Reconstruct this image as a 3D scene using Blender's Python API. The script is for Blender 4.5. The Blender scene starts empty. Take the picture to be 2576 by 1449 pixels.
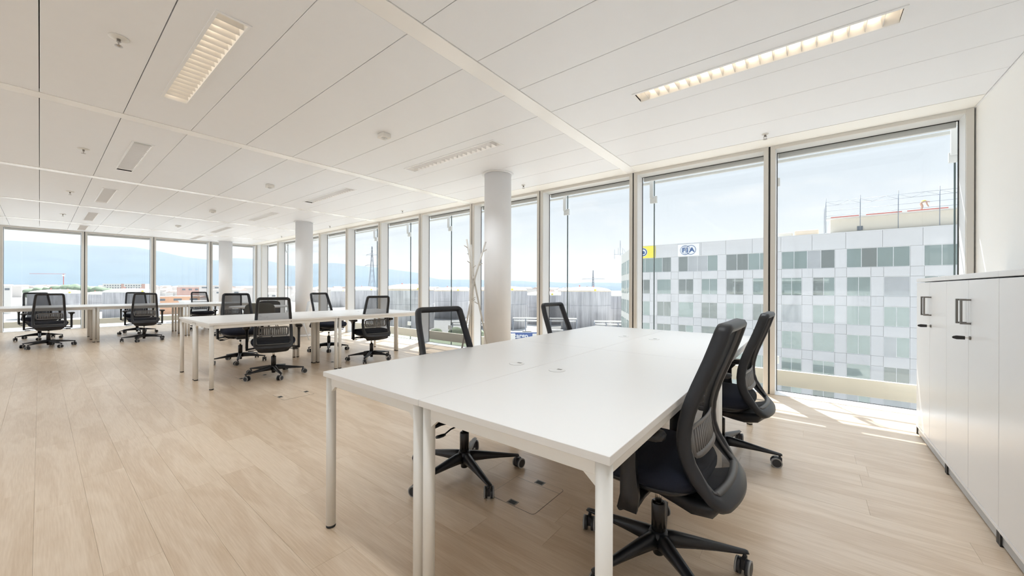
import bpy, bmesh, math, random
from mathutils import Vector, Matrix
random.seed(7)
PI = math.pi
C = bpy.context.scene.collection
S = bpy.context.scene

# ---------------------------------------------------------------- coordinates
# u runs along the long window wall (to the far left), v towards that wall
def W(u, v, z=0.0):
    return Vector((-u, v, z))
EYE = 1.1382
HC = 2.6858          # ceiling height
VW = 4.9225          # inner face of the long window wall
UE = 15.79           # inner face of the end window wall
UR = -1.097          # right hand wall
VB = -4.2            # back wall

# ---------------------------------------------------------------- camera
cd = bpy.data.cameras.new('camera'); cam = bpy.data.objects.new('camera', cd); C.objects.link(cam)
th = 0.6714
cam.matrix_world = Matrix.Translation((0, 0, EYE)) @ Matrix.Rotation(th, 4, 'Z') @ Matrix.Rotation(PI/2, 4, 'X') @ Matrix.Rotation(0.0029, 4, 'Z')
cd.sensor_width = 36; cd.lens = 944/2576*36; cd.shift_y = 1.13/2576
cd.clip_start = 0.02; cd.clip_end = 30000
S.camera = cam

# ---------------------------------------------------------------- sky, sun, exposure
SUN_EL = math.radians(60)
sun_dir = Vector((-0.5*math.cos(SUN_EL), 0.866*math.cos(SUN_EL), math.sin(SUN_EL))).normalized()
w = bpy.data.worlds.new('sky'); S.world = w; w.use_nodes = True
nt = w.node_tree; nt.nodes.clear(); N = nt.nodes.new; LK = nt.links.new
tc = N('ShaderNodeTexCoord'); sx = N('ShaderNodeSeparateXYZ'); LK(tc.outputs['Generated'], sx.inputs[0])
ramp = N('ShaderNodeValToRGB'); LK(sx.outputs['Z'], ramp.inputs[0])
cr = ramp.color_ramp; cr.elements[0].position = 0.0; cr.elements[0].color = (0.93, 0.945, 0.96, 1)
cr.elements[1].position = 1.0; cr.elements[1].color = (0.60, 0.74, 0.95, 1)
for p, c in ((0.10, (0.86, 0.905, 0.95)), (0.3, (0.78, 0.86, 0.945)), (0.6, (0.68, 0.80, 0.95))):
    e = cr.elements.new(p); e.color = (*c, 1)
mp = N('ShaderNodeMapping'); mp.inputs['Scale'].default_value = (1, 1, 3.2); LK(tc.outputs['Generated'], mp.inputs[0])
no = N('ShaderNodeTexNoise'); no.inputs['Scale'].default_value = 4.2; no.inputs['Detail'].default_value = 7; no.inputs['Roughness'].default_value = .58
LK(mp.outputs[0], no.inputs['Vector'])
cl = N('ShaderNodeMapRange'); cl.inputs['From Min'].default_value = .52; cl.inputs['From Max'].default_value = .72; LK(no.outputs['Fac'], cl.inputs['Value'])
mx = N('ShaderNodeMix'); mx.data_type = 'RGBA'; LK(cl.outputs[0], mx.inputs['Factor']); LK(ramp.outputs[0], mx.inputs[6]); mx.inputs[7].default_value = (1.03, 1.03, 1.03, 1)
# hazy glow around the sun
vm = N('ShaderNodeVectorMath'); vm.operation = 'DOT_PRODUCT'; LK(tc.outputs['Generated'], vm.inputs[0]); vm.inputs[1].default_value = sun_dir
gm = N('ShaderNodeMapRange'); gm.inputs['From Min'].default_value = .72; gm.inputs['From Max'].default_value = 1; gm.interpolation_type = 'SMOOTHSTEP'; LK(vm.outputs['Value'], gm.inputs['Value'])
gp = N('ShaderNodeMath'); gp.operation = 'MULTIPLY_ADD'; LK(gm.outputs[0], gp.inputs[0]); gp.inputs[1].default_value = 3.0; gp.inputs[2].default_value = .60
bg = N('ShaderNodeBackground'); LK(mx.outputs[2], bg.inputs[0]); LK(gp.outputs[0], bg.inputs[1])
wo = N('ShaderNodeOutputWorld'); LK(bg.outputs[0], wo.inputs[0])
sd = bpy.data.lights.new('sun', 'SUN'); sun = bpy.data.objects.new('sun', sd); C.objects.link(sun)
sd.energy = 8.0; sd.angle = math.radians(.6); sd.color = (1.0, .975, .93)
sun.rotation_euler = sun_dir.to_track_quat('Z', 'Y').to_euler()
LAMP_W = 5.0        # watts of each ceiling luminaire
HAZE = 0.75e-4
S.view_settings.view_transform = 'Standard'; S.view_settings.look = 'None'
S.view_settings.gamma = 1; S.view_settings.use_curve_mapping = False
S.view_settings.exposure = 0.62
cy = S.cycles
cy.max_bounces = 10; cy.diffuse_bounces = 8; cy.glossy_bounces = 4; cy.transparent_max_bounces = 24
cy.transmission_bounces = 4; cy.volume_bounces = 0; cy.caustics_reflective = False; cy.caustics_refractive = False
cy.sample_clamp_indirect = 6; cy.adaptive_threshold = .02

# ---------------------------------------------------------------- materials
def new_mat(name):
    m = bpy.data.materials.new(name); m.use_nodes = True
    return m, m.node_tree, m.node_tree.nodes.get('Principled BSDF')
def pm(name, col, rough=.5, metal=0.0, spec=.5, noise=None, bump=None, coat=0):
    """principled; noise=(scale, amount) varies tone; bump=(scale, strength)"""
    m, t, b = new_mat(name)
    b.inputs['Base Color'].default_value = (*col, 1); b.inputs['Roughness'].default_value = rough
    b.inputs['Metallic'].default_value = metal; b.inputs['Specular IOR Level'].default_value = spec
    if coat: b.inputs['Coat Weight'].default_value = coat
    co = t.nodes.new('ShaderNodeTexCoord')
    if noise:
        n = t.nodes.new('ShaderNodeTexNoise'); n.inputs['Scale'].default_value = noise[0]; n.inputs['Detail'].default_value = 4
        t.links.new(co.outputs['Object'], n.inputs['Vector'])
        r = t.nodes.new('ShaderNodeMix'); r.data_type = 'RGBA'
        a = noise[1]
        r.inputs[6].default_value = (*[max(0, c*(1-a)) for c in col], 1); r.inputs[7].default_value = (*[min(1, c*(1+a)) for c in col], 1)
        t.links.new(n.outputs['Fac'], r.inputs['Factor']); t.links.new(r.outputs[2], b.inputs['Base Color'])
    if bump:
        n = t.nodes.new('ShaderNodeTexNoise'); n.inputs['Scale'].default_value = bump[0]; n.inputs['Detail'].default_value = 2
        t.links.new(co.outputs['Object'], n.inputs['Vector'])
        bp = t.nodes.new('ShaderNodeBump'); bp.inputs['Strength'].default_value = bump[1]; bp.inputs['Distance'].default_value = .002
        t.links.new(n.outputs['Fac'], bp.inputs['Height']); t.links.new(bp.outputs[0], b.inputs['Normal'])
    return m
M = {}
M['paint'] = pm('white_paint', (.92, .92, .91), .6, noise=(3, .01))
M['ceil'] = pm('ceiling_metal', (.81, .825, .85), .5, noise=(8, .012))
M['channel'] = pm('channel_metal', (.88, .875, .86), .26, noise=(2, .02))
M['soffit'] = pm('soffit_paint_lit_tone', (.88, .87, .83), .55)  # plain ceiling margin, its tone lightened for window light falling on it
M['dark_gap'] = pm('dark_gap', (.05, .045, .04), .8)
M['frame'] = pm('window_frame', (.66, .64, .60), .4)
M['frame_white'] = pm('window_reveal', (.80, .81, .82), .4)
M['gasket'] = pm('black_gasket', (.02, .022, .022), .6)
M['blind'] = pm('blind_cassette', (.66, .66, .64), .4)
M['col'] = pm('column_paint', (.80, .805, .82), .5, noise=(2, .015))
M['laminate'] = pm('white_laminate', (.85, .845, .835), .32, noise=(60, .006))
M['deskmetal'] = pm('desk_metal', (.84, .825, .79), .35)
M['foot'] = pm('black_foot', (.02, .02, .02), .5)
M['cab'] = pm('cabinet_melamine', (.89, .895, .91), .3, noise=(1.2, .015))
M['plinth'] = pm('plinth_alu', (.50, .52, .54), .35, .3)
M['handle'] = pm('handle_metal', (.20, .19, .175), .4, .6)
M['chrome'] = pm('chrome', (.75, .72, .68), .2, 1)
M['blk'] = pm('black_plastic', (.012, .0125, .016), .33, noise=(6, .2))
M['blk_frame'] = pm('back_frame_plastic', (.013, .014, .018), .40, bump=(900, .12))
M['grey_trim'] = pm('grey_plastic_trim', (.10, .097, .097), .4)
M['lumbar'] = pm('lumbar_plastic', (.15, .145, .145), .42)
M['fabric'] = pm('black_fabric', (.018, .021, .034), .9, spec=.2, bump=(500, .6))
M['gas'] = pm('gas_tube', (.03, .026, .024), .22, .5)
M['rim'] = pm('caster_rim', (.33, .33, .33), .45)
M['tyre'] = pm('caster_tyre', (.03, .03, .035), .45)
M['beam'] = pm('cream_beam', (.86, .80, .66), .6, noise=(3, .04))
M['bracket'] = pm('bracket_metal', (.75, .77, .77), .35, .2)
M['joint'] = pm('sealant', (.05, .08, .08), .4)
M['rack'] = pm('rack_paint', (.55, .53, .49), .4)
M['olive'] = pm('olive_felt', (.13, .13, .11), .9, bump=(300, .4))
M['char'] = pm('charcoal_felt', (.07, .07, .07), .9, bump=(300, .4))
M['white_shell'] = pm('white_shell', (.70, .73, .76), .4)
M['sensor'] = pm('sensor_plastic', (.74, .72, .68), .4)
M['sprk'] = pm('sprinkler_metal', (.45, .42, .40), .3, .8)
M['louvre'] = pm('louvre_metal', (.66, .65, .64), .3, .35)
M['reflect'] = pm('reflector_metal', (.86, .85, .83), .35, .1)
# haze, glass
def mat_glass(name, tint, refl):
    m, t, b = new_mat(name); t.nodes.remove(b)
    o = t.nodes['Material Output']; tr = t.nodes.new('ShaderNodeBsdfTransparent'); tr.inputs[0].default_value = (*tint, 1)
    g = t.nodes.new('ShaderNodeBsdfGlossy'); g.inputs['Roughness'].default_value = .02
    # Schlick reflectance, the same from both sides of the pane
    ge = t.nodes.new('ShaderNodeNewGeometry'); dp = t.nodes.new('ShaderNodeVectorMath'); dp.operation = 'DOT_PRODUCT'
    t.links.new(ge.outputs['Normal'], dp.inputs[0]); t.links.new(ge.outputs['Incoming'], dp.inputs[1])
    ab = t.nodes.new('ShaderNodeMath'); ab.operation = 'ABSOLUTE'; t.links.new(dp.outputs['Value'], ab.inputs[0])
    iv = t.nodes.new('ShaderNodeMath'); iv.operation = 'SUBTRACT'; iv.inputs[0].default_value = 1; iv.use_clamp = True; t.links.new(ab.outputs[0], iv.inputs[1])
    pw = t.nodes.new('ShaderNodeMath'); pw.operation = 'POWER'; pw.inputs[1].default_value = 5; t.links.new(iv.outputs[0], pw.inputs[0])
    ml = t.nodes.new('ShaderNodeMath'); ml.operation = 'MULTIPLY_ADD'; ml.inputs[1].default_value = .96*refl; ml.inputs[2].default_value = .035*refl; t.links.new(pw.outputs[0], ml.inputs[0])
    mi = t.nodes.new('ShaderNodeMixShader'); t.links.new(ml.outputs[0], mi.inputs[0]); t.links.new(tr.outputs[0], mi.inputs[1]); t.links.new(g.outputs[0], mi.inputs[2])
    t.links.new(mi.outputs[0], o.inputs[0]); return m
M['glass'] = mat_glass('clear_glass', (.985, .990, .992), .5)
M['glass_out'] = mat_glass('outer_glass', (.968, .980, .982), .6)
# open mesh of the chair backs: woven threads with gaps between
def mat_mesh():
    m, t, b = new_mat('chair_mesh'); o = t.nodes['Material Output']
    b.inputs['Base Color'].default_value = (.02, .021, .026, 1); b.inputs['Roughness'].default_value = .8
    tr = t.nodes.new('ShaderNodeBsdfTransparent')
    mi = t.nodes.new('ShaderNodeMixShader'); mi.inputs[0].default_value = .60
    t.links.new(tr.outputs[0], mi.inputs[1]); t.links.new(b.outputs[0], mi.inputs[2]); t.links.new(mi.outputs[0], o.inputs[0]); return m
M['mesh'] = mat_mesh()
def mat_oak(island):
    m, t, b = new_mat('oak_plank' + ('_field' if island else '')); L = t.links.new; n = t.nodes.new
    geo = n('ShaderNodeNewGeometry'); oi = n('ShaderNodeObjectInfo')
    rnd = geo.outputs['Random Per Island'] if island else oi.outputs['Random']
    sc = n('ShaderNodeVectorMath'); sc.operation = 'MULTIPLY'; sc.inputs[1].default_value = (1.6, 11, 11); L(geo.outputs['Position'], sc.inputs[0])
    off = n('ShaderNodeVectorMath'); off.operation = 'SCALE'; off.inputs[0].default_value = (13.7, 41.3, 7.1); L(rnd, off.inputs['Scale'])
    ad = n('ShaderNodeVectorMath'); ad.operation = 'ADD'; L(sc.outputs[0], ad.inputs[0]); L(off.outputs[0], ad.inputs[1])
    wv = n('ShaderNodeTexNoise'); wv.inputs['Scale'].default_value = .55; wv.inputs['Detail'].default_value = 3; wv.inputs['Distortion'].default_value = .9; L(ad.outputs[0], wv.inputs['Vector'])
    rings = n('ShaderNodeMath'); rings.operation = 'MULTIPLY'; rings.inputs[1].default_value = 26; L(wv.outputs['Fac'], rings.inputs[0])
    sn = n('ShaderNodeMath'); sn.operation = 'SINE'; L(rings.outputs[0], sn.inputs[0])
    fine = n('ShaderNodeVectorMath'); fine.operation = 'MULTIPLY'; fine.inputs[1].default_value = (7, 160, 160); L(geo.outputs['Position'], fine.inputs[0])
    fn = n('ShaderNodeTexNoise'); fn.inputs['Scale'].default_value = 1; fn.inputs['Detail'].default_value = 3; L(fine.outputs[0], fn.inputs['Vector'])
    a1 = n('ShaderNodeMath'); a1.operation = 'MULTIPLY_ADD'; L(sn.outputs[0], a1.inputs[0]); a1.inputs[1].default_value = .07; a1.inputs[2].default_value = .12
    a2 = n('ShaderNodeMath'); a2.operation = 'MULTIPLY_ADD'; L(fn.outputs['Fac'], a2.inputs[0]); a2.inputs[1].default_value = .55; L(a1.outputs[0], a2.inputs[2])
    a3 = n('ShaderNodeMath'); a3.operation = 'MULTIPLY_ADD'; L(rnd, a3.inputs[0]); a3.inputs[1].default_value = .12; L(a2.outputs[0], a3.inputs[2])
    big = n('ShaderNodeMath'); big.operation = 'MULTIPLY_ADD'; L(wv.outputs['Fac'], big.inputs[0]); big.inputs[1].default_value = .35; L(a3.outputs[0], big.inputs[2])
    r = n('ShaderNodeValToRGB'); L(big.outputs[0], r.inputs[0])
    r.color_ramp.elements[0].position = .3; r.color_ramp.elements[0].color = (.54, .395, .26, 1)
    r.color_ramp.elements[1].position = .95; r.color_ramp.elements[1].color = (.80, .67, .53, 1)
    L(r.outputs[0], b.inputs['Base Color']); b.inputs['Roughness'].default_value = .29; b.inputs['Specular IOR Level'].default_value = .6
    bp = n('ShaderNodeBump'); bp.inputs['Strength'].default_value = .12; bp.inputs['Distance'].default_value = .0006; L(fn.outputs['Fac'], bp.inputs['Height']); L(bp.outputs[0], b.inputs['Normal'])
    return m
M['oak'] = mat_oak(False); M['oak_field'] = mat_oak(True)
# outdoors
def mat_streak(name, c1, c2, sc):
    m, t, b = new_mat(name); L = t.links.new; n = t.nodes.new
    co = n('ShaderNodeTexCoord'); v = n('ShaderNodeVectorMath'); v.operation = 'MULTIPLY'; v.inputs[1].default_value = sc; L(co.outputs['Object'], v.inputs[0])
    no = n('ShaderNodeTexNoise'); no.inputs['Scale'].default_value = 1; no.inputs['Detail'].default_value = 5; no.inputs['Roughness'].default_value = .65; L(v.outputs[0], no.inputs['Vector'])
    r = n('ShaderNodeValToRGB'); L(no.outputs['Fac'], r.inputs[0])
    r.color_ramp.elements[0].position = .38; r.color_ramp.elements[0].color = (*c1, 1); r.color_ramp.elements[1].position = .62; r.color_ramp.elements[1].color = (*c2, 1)
    L(r.outputs[0], b.inputs['Base Color']); b.inputs['Roughness'].default_value = .8; return m
M['tank'] = mat_streak('stained_concrete', (.40, .40, .43), (.62, .62, .65), (.7, .7, .04))
M['dome'] = pm('tank_roof', (.80, .68, .54), .7, noise=(.3, .12))
M['dome_white'] = pm('tank_roof_white', (.85, .83, .78), .7, noise=(.3, .06))
M['conc'] = pm('pale_concrete', (.68, .68, .69), .75, noise=(.8, .05))
M['conc2'] = pm('pale_concrete_plain', (.62, .61, .58), .8, noise=(.5, .06))
def mat_pane(name, col, refl):
    m, t, b = new_mat(name); o = t.nodes['Material Output']
    co = t.nodes.new('ShaderNodeTexCoord'); no = t.nodes.new('ShaderNodeTexNoise'); no.inputs['Scale'].default_value = .6; no.inputs['Detail'].default_value = 3
    t.links.new(co.outputs['Object'], no.inputs['Vector'])
    r = t.nodes.new('ShaderNodeMix'); r.data_type = 'RGBA'; r.inputs[6].default_value = (*[c*.7 for c in col], 1); r.inputs[7].default_value = (*[c*1.3 for c in col], 1)
    t.links.new(no.outputs['Fac'], r.inputs['Factor']); t.links.new(r.outputs[2], b.inputs['Base Color']); b.inputs['Roughness'].default_value = .5
    g = t.nodes.new('ShaderNodeBsdfGlossy'); g.inputs['Roughness'].default_value = .03; g.inputs[0].default_value = (.88, .97, .95, 1)
    mi = t.nodes.new('ShaderNodeMixShader'); mi.inputs[0].default_value = refl
    t.links.new(b.outputs[0], mi.inputs[1]); t.links.new(g.outputs[0], mi.inputs[2]); t.links.new(mi.outputs[0], o.inputs[0]); return m
M['pane_teal'] = mat_pane('office_pane_teal', (.15, .21, .20), .24)
M['pane_dark'] = mat_pane('office_pane_dark', (.12, .135, .13), .18)
M['pane_blind'] = mat_pane('office_pane_blind', (.42, .43, .45), .10)
M['alu'] = pm('alu_white', (.75, .76, .77), .4)
M['yellow'] = pm('sign_yellow', (.92, .80, .10), .5)
M['sign_white'] = pm('sign_white', (.92, .93, .95), .5)
M['sign_blue'] = pm('sign_blue', (.035, .11, .29), .5)
M['scaff'] = pm('scaffold_steel', (.24, .27, .32), .4, .4)
M['red'] = pm('red_edge', (.62, .12, .09), .6)
M['cream'] = pm('penthouse_render', (.72, .68, .60), .8, noise=(.6, .06))
M['ground'] = pm('yard_ground', (.40, .39, .37), .9, noise=(.03, .2))
M['grass'] = pm('hedge_green', (.27, .31, .20), .9, noise=(.4, .3))
M['leaf'] = pm('tree_leaf', (.22, .28, .19), .9, noise=(.25, .3))
M['bark'] = pm('bark', (.2, .15, .1), .9)
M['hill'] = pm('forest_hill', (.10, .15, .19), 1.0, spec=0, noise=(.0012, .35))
M['brick'] = pm('red_render', (.66, .42, .36), .8)
M['orange'] = pm('orange_render', (.80, .47, .30), .8)
M['town'] = pm('town_render_hazed', (.74, .70, .67), .9, noise=(.02, .3))  # house walls, base colour paled to carry distance haze
M['town_roof'] = pm('town_roof', (.60, .46, .40), .9)  # roof tile colour, washed out for the haze in front of it
M['white_out'] = pm('white_render', (.80, .78, .75), .8)
M['winout'] = pm('far_window', (.16, .19, .22), .4)
M['vest'] = pm('hi_vis_vest', (.85, .80, .12), .8)
M['skin'] = pm('skin', (.50, .33, .25), .6)
M['jeans'] = pm('work_trousers', (.12, .14, .2), .9)
M['lorry_blue'] = pm('lorry_tarpaulin', (.07, .13, .36), .5)
M['lampwarm'], _t, _b = new_mat('lamp_tube')
_b.inputs['Emission Color'].default_value = (1, .83, .62, 1); _b.inputs['Emission Strength'].default_value = 6.0
M['lampdim'], _t, _b = new_mat('lamp_tube_dim')
_b.inputs['Emission Color'].default_value = (1, .94, .88, 1); _b.inputs['Emission Strength'].default_value = 3.6

# ---------------------------------------------------------------- mesh helpers
def tag(o, label=None, cat=None, group=None, kind=None):
    if label: o['label'] = label
    if cat: o['category'] = cat
    if group: o['group'] = group
    if kind: o['kind'] = kind
    return o
def empty(name, loc, rz=0):
    o = bpy.data.objects.new(name, None); o.empty_display_size = .1; C.objects.link(o)
    o.location = loc; o.rotation_euler = (0, 0, rz); return o
def kids(o): return [c for c in bpy.data.objects if c.parent is o]
def copy_tree(o, parent=None, table=None):
    c = o.copy(); C.objects.link(c)
    if parent: c.parent = parent
    for ch in CH.get(o.name, []):
        copy_tree(ch, c)
    return c
CH = {}
class MB:
    def __init__(s): s.v = []; s.f = []; s.m = []; s.sm = []; s.cur = 0; s.smooth = False
    def face(s, idx): s.f.append(tuple(idx)); s.m.append(s.cur); s.sm.append(s.smooth)
    def box(s, lo, hi, mat=None):
        b = len(s.v); (x0, y0, z0), (x1, y1, z1) = lo, hi
        if x0 > x1: x0, x1 = x1, x0
        if y0 > y1: y0, y1 = y1, y0
        if z0 > z1: z0, z1 = z1, z0
        P = [Vector(p) for p in ((x0,y0,z0),(x1,y0,z0),(x1,y1,z0),(x0,y1,z0),(x0,y0,z1),(x1,y0,z1),(x1,y1,z1),(x0,y1,z1))]
        if mat: P = [mat @ p for p in P]
        s.v += P
        for q in ((0,3,2,1),(4,5,6,7),(0,1,5,4),(1,2,6,5),(2,3,7,6),(3,0,4,7)): s.face([b+i for i in q])
        return s
    def ubox(s, u0, u1, v0, v1, z0, z1): return s.box((-u0, v0, z0), (-u1, v1, z1))
    def cyl(s, p0, p1, r0, r1=None, n=12, caps=True):
        r1 = r0 if r1 is None else r1; p0 = Vector(p0); p1 = Vector(p1); d = (p1-p0).normalized()
        a = d.orthogonal().normalized(); b2 = d.cross(a); b = len(s.v); sm = s.smooth; s.smooth = True
        for p, r in ((p0, r0), (p1, r1)):
            for i in range(n):
                t = 2*PI*i/n; s.v.append(p + a*math.cos(t)*r + b2*math.sin(t)*r)
        for i in range(n): j = (i+1) % n; s.face((b+i, b+j, b+n+j, b+n+i))
        s.smooth = False
        if caps: s.face([b+n-1-i for i in range(n)]); s.face([b+n+i for i in range(n)])
        s.smooth = sm; return s
    def lathe(s, prof, n=24, c=(0, 0), close_top=True, close_bot=True):
        b = len(s.v); sm = s.smooth; s.smooth = True
        for r, z in prof:
            for i in range(n):
                t = 2*PI*i/n; s.v.append(Vector((c[0]+r*math.cos(t), c[1]+r*math.sin(t), z)))
        for k in range(len(prof)-1):
            for i in range(n): j = (i+1) % n; s.face((b+k*n+i, b+k*n+j, b+(k+1)*n+j, b+(k+1)*n+i))
        if close_bot: s.face([b+n-1-i for i in range(n)])
        if close_top: s.face([b+(len(prof)-1)*n+i for i in range(n)])
        s.smooth = sm; return s
    def tube(s, pts, r, n=8):
        pts = [Vector(p) for p in pts]; rr = r if isinstance(r, (list, tuple)) else [r]*len(pts); b = len(s.v)
        prev = None; sm = s.smooth; s.smooth = True
        for i, p in enumerate(pts):
            d = (pts[min(i+1, len(pts)-1)] - pts[max(i-1, 0)]).normalized()
            a = d.orthogonal().normalized() if prev is None else (prev - d*prev.dot(d)).normalized()
            prev = a; c = d.cross(a)
            for k in range(n): t = 2*PI*k/n; s.v.append(p + (a*math.cos(t) + c*math.sin(t))*rr[i])
        for i in range(len(pts)-1):
            for k in range(n): j = (k+1) % n; s.face((b+i*n+k, b+i*n+j, b+(i+1)*n+j, b+(i+1)*n+k))
        s.face([b+n-1-k for k in range(n)]); s.face([b+(len(pts)-1)*n+k for k in range(n)])
        s.smooth = sm; return s
    def rings(s, rings, closed=True, cap=True, loop=False):
        """connect equal-length vertex rings"""
        b = len(s.v); n = len(rings[0]); sm = s.smooth; s.smooth = True
        for r in rings: s.v += [Vector(p) for p in r]
        R = len(rings)
        for k in range(R if loop else R-1):
            k2 = (k+1) % R
            for i in range(n if closed else n-1):
                j = (i+1) % n; s.face((b+k*n+i, b+k*n+j, b+k2*n+j, b+k2*n+i))
        if cap and not loop: s.face([b+n-1-i for i in range(n)]); s.face([b+(R-1)*n+i for i in range(n)])
        s.smooth = sm; return s
    def prism(s, poly, axis_lo, axis_hi, fn):
        """poly 2D points; fn(a,b,h)->Vector"""
        n = len(poly); b = len(s.v)
        for h in (axis_lo, axis_hi): s.v += [fn(p[0], p[1], h) for p in poly]
        s.face([b+n-1-i for i in range(n)]); s.face([b+n+i for i in range(n)])
        for i in range(n): j = (i+1) % n; s.face((b+i, b+j, b+n+j, b+n+i))
        return s
    def data(s, name, mats):
        me = bpy.data.meshes.new(name); me.from_pydata([tuple(p) for p in s.v], [], s.f)
        for m in (mats if isinstance(mats, (list, tuple)) else [mats]): me.materials.append(m)
        me.polygons.foreach_set('material_index', s.m); me.polygons.foreach_set('use_smooth', s.sm)
        me.update(); return me
    def build(s, name, mats, parent=None, loc=None, bevel=0, seg=2, recalc=True, solid=0, subd=0):
        me = s.data(name, mats)
        if recalc:
            bm = bmesh.new(); bm.from_mesh(me); bmesh.ops.recalc_face_normals(bm, faces=bm.faces); bm.to_mesh(me); bm.free()
        o = mk(name, me, parent, loc)
        if bevel:
            md = o.modifiers.new('bevel', 'BEVEL'); md.width = bevel; md.segments = seg; md.limit_method = 'ANGLE'; md.angle_limit = math.radians(40)
        if solid:
            md = o.modifiers.new('thick', 'SOLIDIFY'); md.thickness = solid; md.offset = 0
        if subd:
            md = o.modifiers.new('sub', 'SUBSURF'); md.levels = subd; md.render_levels = subd
        return o
def mk(name, me, parent=None, loc=None):
    o = bpy.data.objects.new(name, me); C.objects.link(o)
    if parent: o.parent = parent; CH.setdefault(parent.name, []).append(o)
    if loc is not None: o.location = loc
    return o
def centered(mb):
    """move mesh data so that its own bounding-box base centre is the origin; returns (mb, offset)"""
    xs = [p.x for p in mb.v]; ys = [p.y for p in mb.v]; zs = [p.z for p in mb.v]
    o = Vector(((min(xs)+max(xs))/2, (min(ys)+max(ys))/2, min(zs)))
    mb.v = [p-o for p in mb.v]; return o
def thing_mesh(name, mb, mats, label=None, cat=None, group=None, kind=None, **k):
    o = centered(mb); ob = mb.build(name, mats, None, o, **k); return tag(ob, label, cat, group, kind)
def part(name, mb, mats, parent, **k):
    """parent at rest location: give part its own origin inside the parent (parent unrotated while building)"""
    o = centered(mb); return mb.build(name, mats, parent, o - parent.location, **k)

# ================================================================ STRUCTURE
# ---- floor: slab with individual planks
fl = thing_mesh('floor', MB().ubox(UR-.1, UE+.24, VB-.1, 5.16, -.32, -.0145), M['dark_gap'], kind='structure')
PL, PWD = 1.21, .175
U0P, V0P = 3.39, .859
def plank_mb(L, Wd):
    m = MB(); t = .014; c = .0006; g = .0002
    x, y = L/2-g, Wd/2-g
    lo = [(-x,-y),(x,-y),(x,y),(-x,y)]; hi = [(-x+c,-y+c),(x-c,-y+c),(x-c,y-c),(-x+c,y-c)]
    m.v = [Vector((a,b,-t)) for a,b in lo] + [Vector((a,b,-c)) for a,b in lo] + [Vector((a,b,0)) for a,b in hi]
    m.face((3,2,1,0)); m.face((8,9,10,11))
    for i in range(4):
        j = (i+1) % 4; m.face((i,j,4+j,4+i)); m.face((4+i,4+j,8+j,8+i))
    return m
full = plank_mb(PL, PWD).data('plank', M['oak'])
planks = []
r0 = math.floor((VB-V0P)/PWD); r1 = math.ceil((VW+.01-V0P)/PWD)
for r in range(r0, r1):
    v0, v1 = V0P+r*PWD, V0P+(r+1)*PWD; v0 = max(v0, VB); v1 = min(v1, VW+.005)
    if v1-v0 < .01: continue
    off = .605 if r % 2 else 0
    if r % 5 == 3: off += .605*.93
    if r % 7 == 2: off += .28
    k0 = math.floor((UR-U0P-off)/PL); k1 = math.ceil((UE-U0P-off)/PL)
    for k in range(k0, k1):
        a, b = max(U0P+off+k*PL, UR), min(U0P+off+(k+1)*PL, UE)
        if b-a < .02: continue
        planks.append((a, b, v0, v1))
ct, st_ = math.cos(th), math.sin(th)
def plank_key(p):
    u, v = (p[0]+p[1])/2, (p[2]+p[3])/2
    Z = v*ct+u*st_; X = v*st_-u*ct
    if Z < .35: return 1e6
    x = 944*X/Z; y = 944*EYE/Z
    if abs(x) > 1288+944*.7/Z or y > 724+944*.5/Z: return 1e5+Z
    return Z
planks.sort(key=plank_key)
fld = MB()
for i, (a, b, v0, v1) in enumerate(planks):
    if i < 290:
        me = full if (abs(b-a-PL) < 1e-4 and abs(v1-v0-PWD) < 1e-4) else plank_mb(b-a, v1-v0).data('plank', M['oak'])
        mk('plank', me, fl, W((a+b)/2, (v0+v1)/2, 0) - fl.location)
    else:
        q = plank_mb(b-a, v1-v0); o = len(fld.v); c = W((a+b)/2, (v0+v1)/2, 0)
        fld.v += [p+c for p in q.v]
        for f in q.f: fld.face([o+x for x in f])
tag(part('planks_beyond', fld, M['oak_field'], fl, recalc=False), kind='stuff')

# ---- ceiling
ce = thing_mesh('ceiling', MB().ubox(UR-.1, UE+.24, VB-.1, VW+.24, HC+.14, HC+.4), M['dark_gap'], kind='structure')
SP = .46515; S0 = -.005
STRIPS = [.3486+1.50415*k for k in (1, 3, 5, 7, 9)]
ub = [UR+.012] + [x for s in STRIPS for x in (s-.0705, s+.0705)] + [UE-.004]
spans = [(ub[i], ub[i+1]) for i in range(0, len(ub), 2)]
LUM_ROWS = (1, 6, -4)
LUM_U = [.349+3.0083*j for j in range(5)] + [14.84]
LL, LW = 1.535/2, .176/2
kmin = math.floor((VB-S0)/SP)
cp_cache = {}
def panel_mb(L, Wd, hole=None):
    m = MB(); x, y = L/2-.0012, Wd/2-.0022; t = .03; c = .0025
    if hole is None:
        m.v = [Vector(p) for p in ((-x,-y,t),(x,-y,t),(x,y,t),(-x,y,t),(-x,-y,c),(x,-y,c),(x,y,c),(-x,y,c),(-x+c,-y+c,0),(x-c,-y+c,0),(x-c,y-c,0),(-x+c,y-c,0))]
        m.face((0,1,2,3)); m.face((11,10,9,8))
        for i in range(4): j = (i+1) % 4; m.face((i,j,4+j,4+i)); m.face((4+i,4+j,8+j,8+i))
    else:
        hx, ll, lw = hole
        m.box((-x,-y,0), (x,-lw,t)); m.box((-x,lw,0), (x,y,t)); m.box((-x,-lw,0), (hx-ll,lw,t)); m.box((hx+ll,-lw,0), (x,lw,t))
    return m
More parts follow.
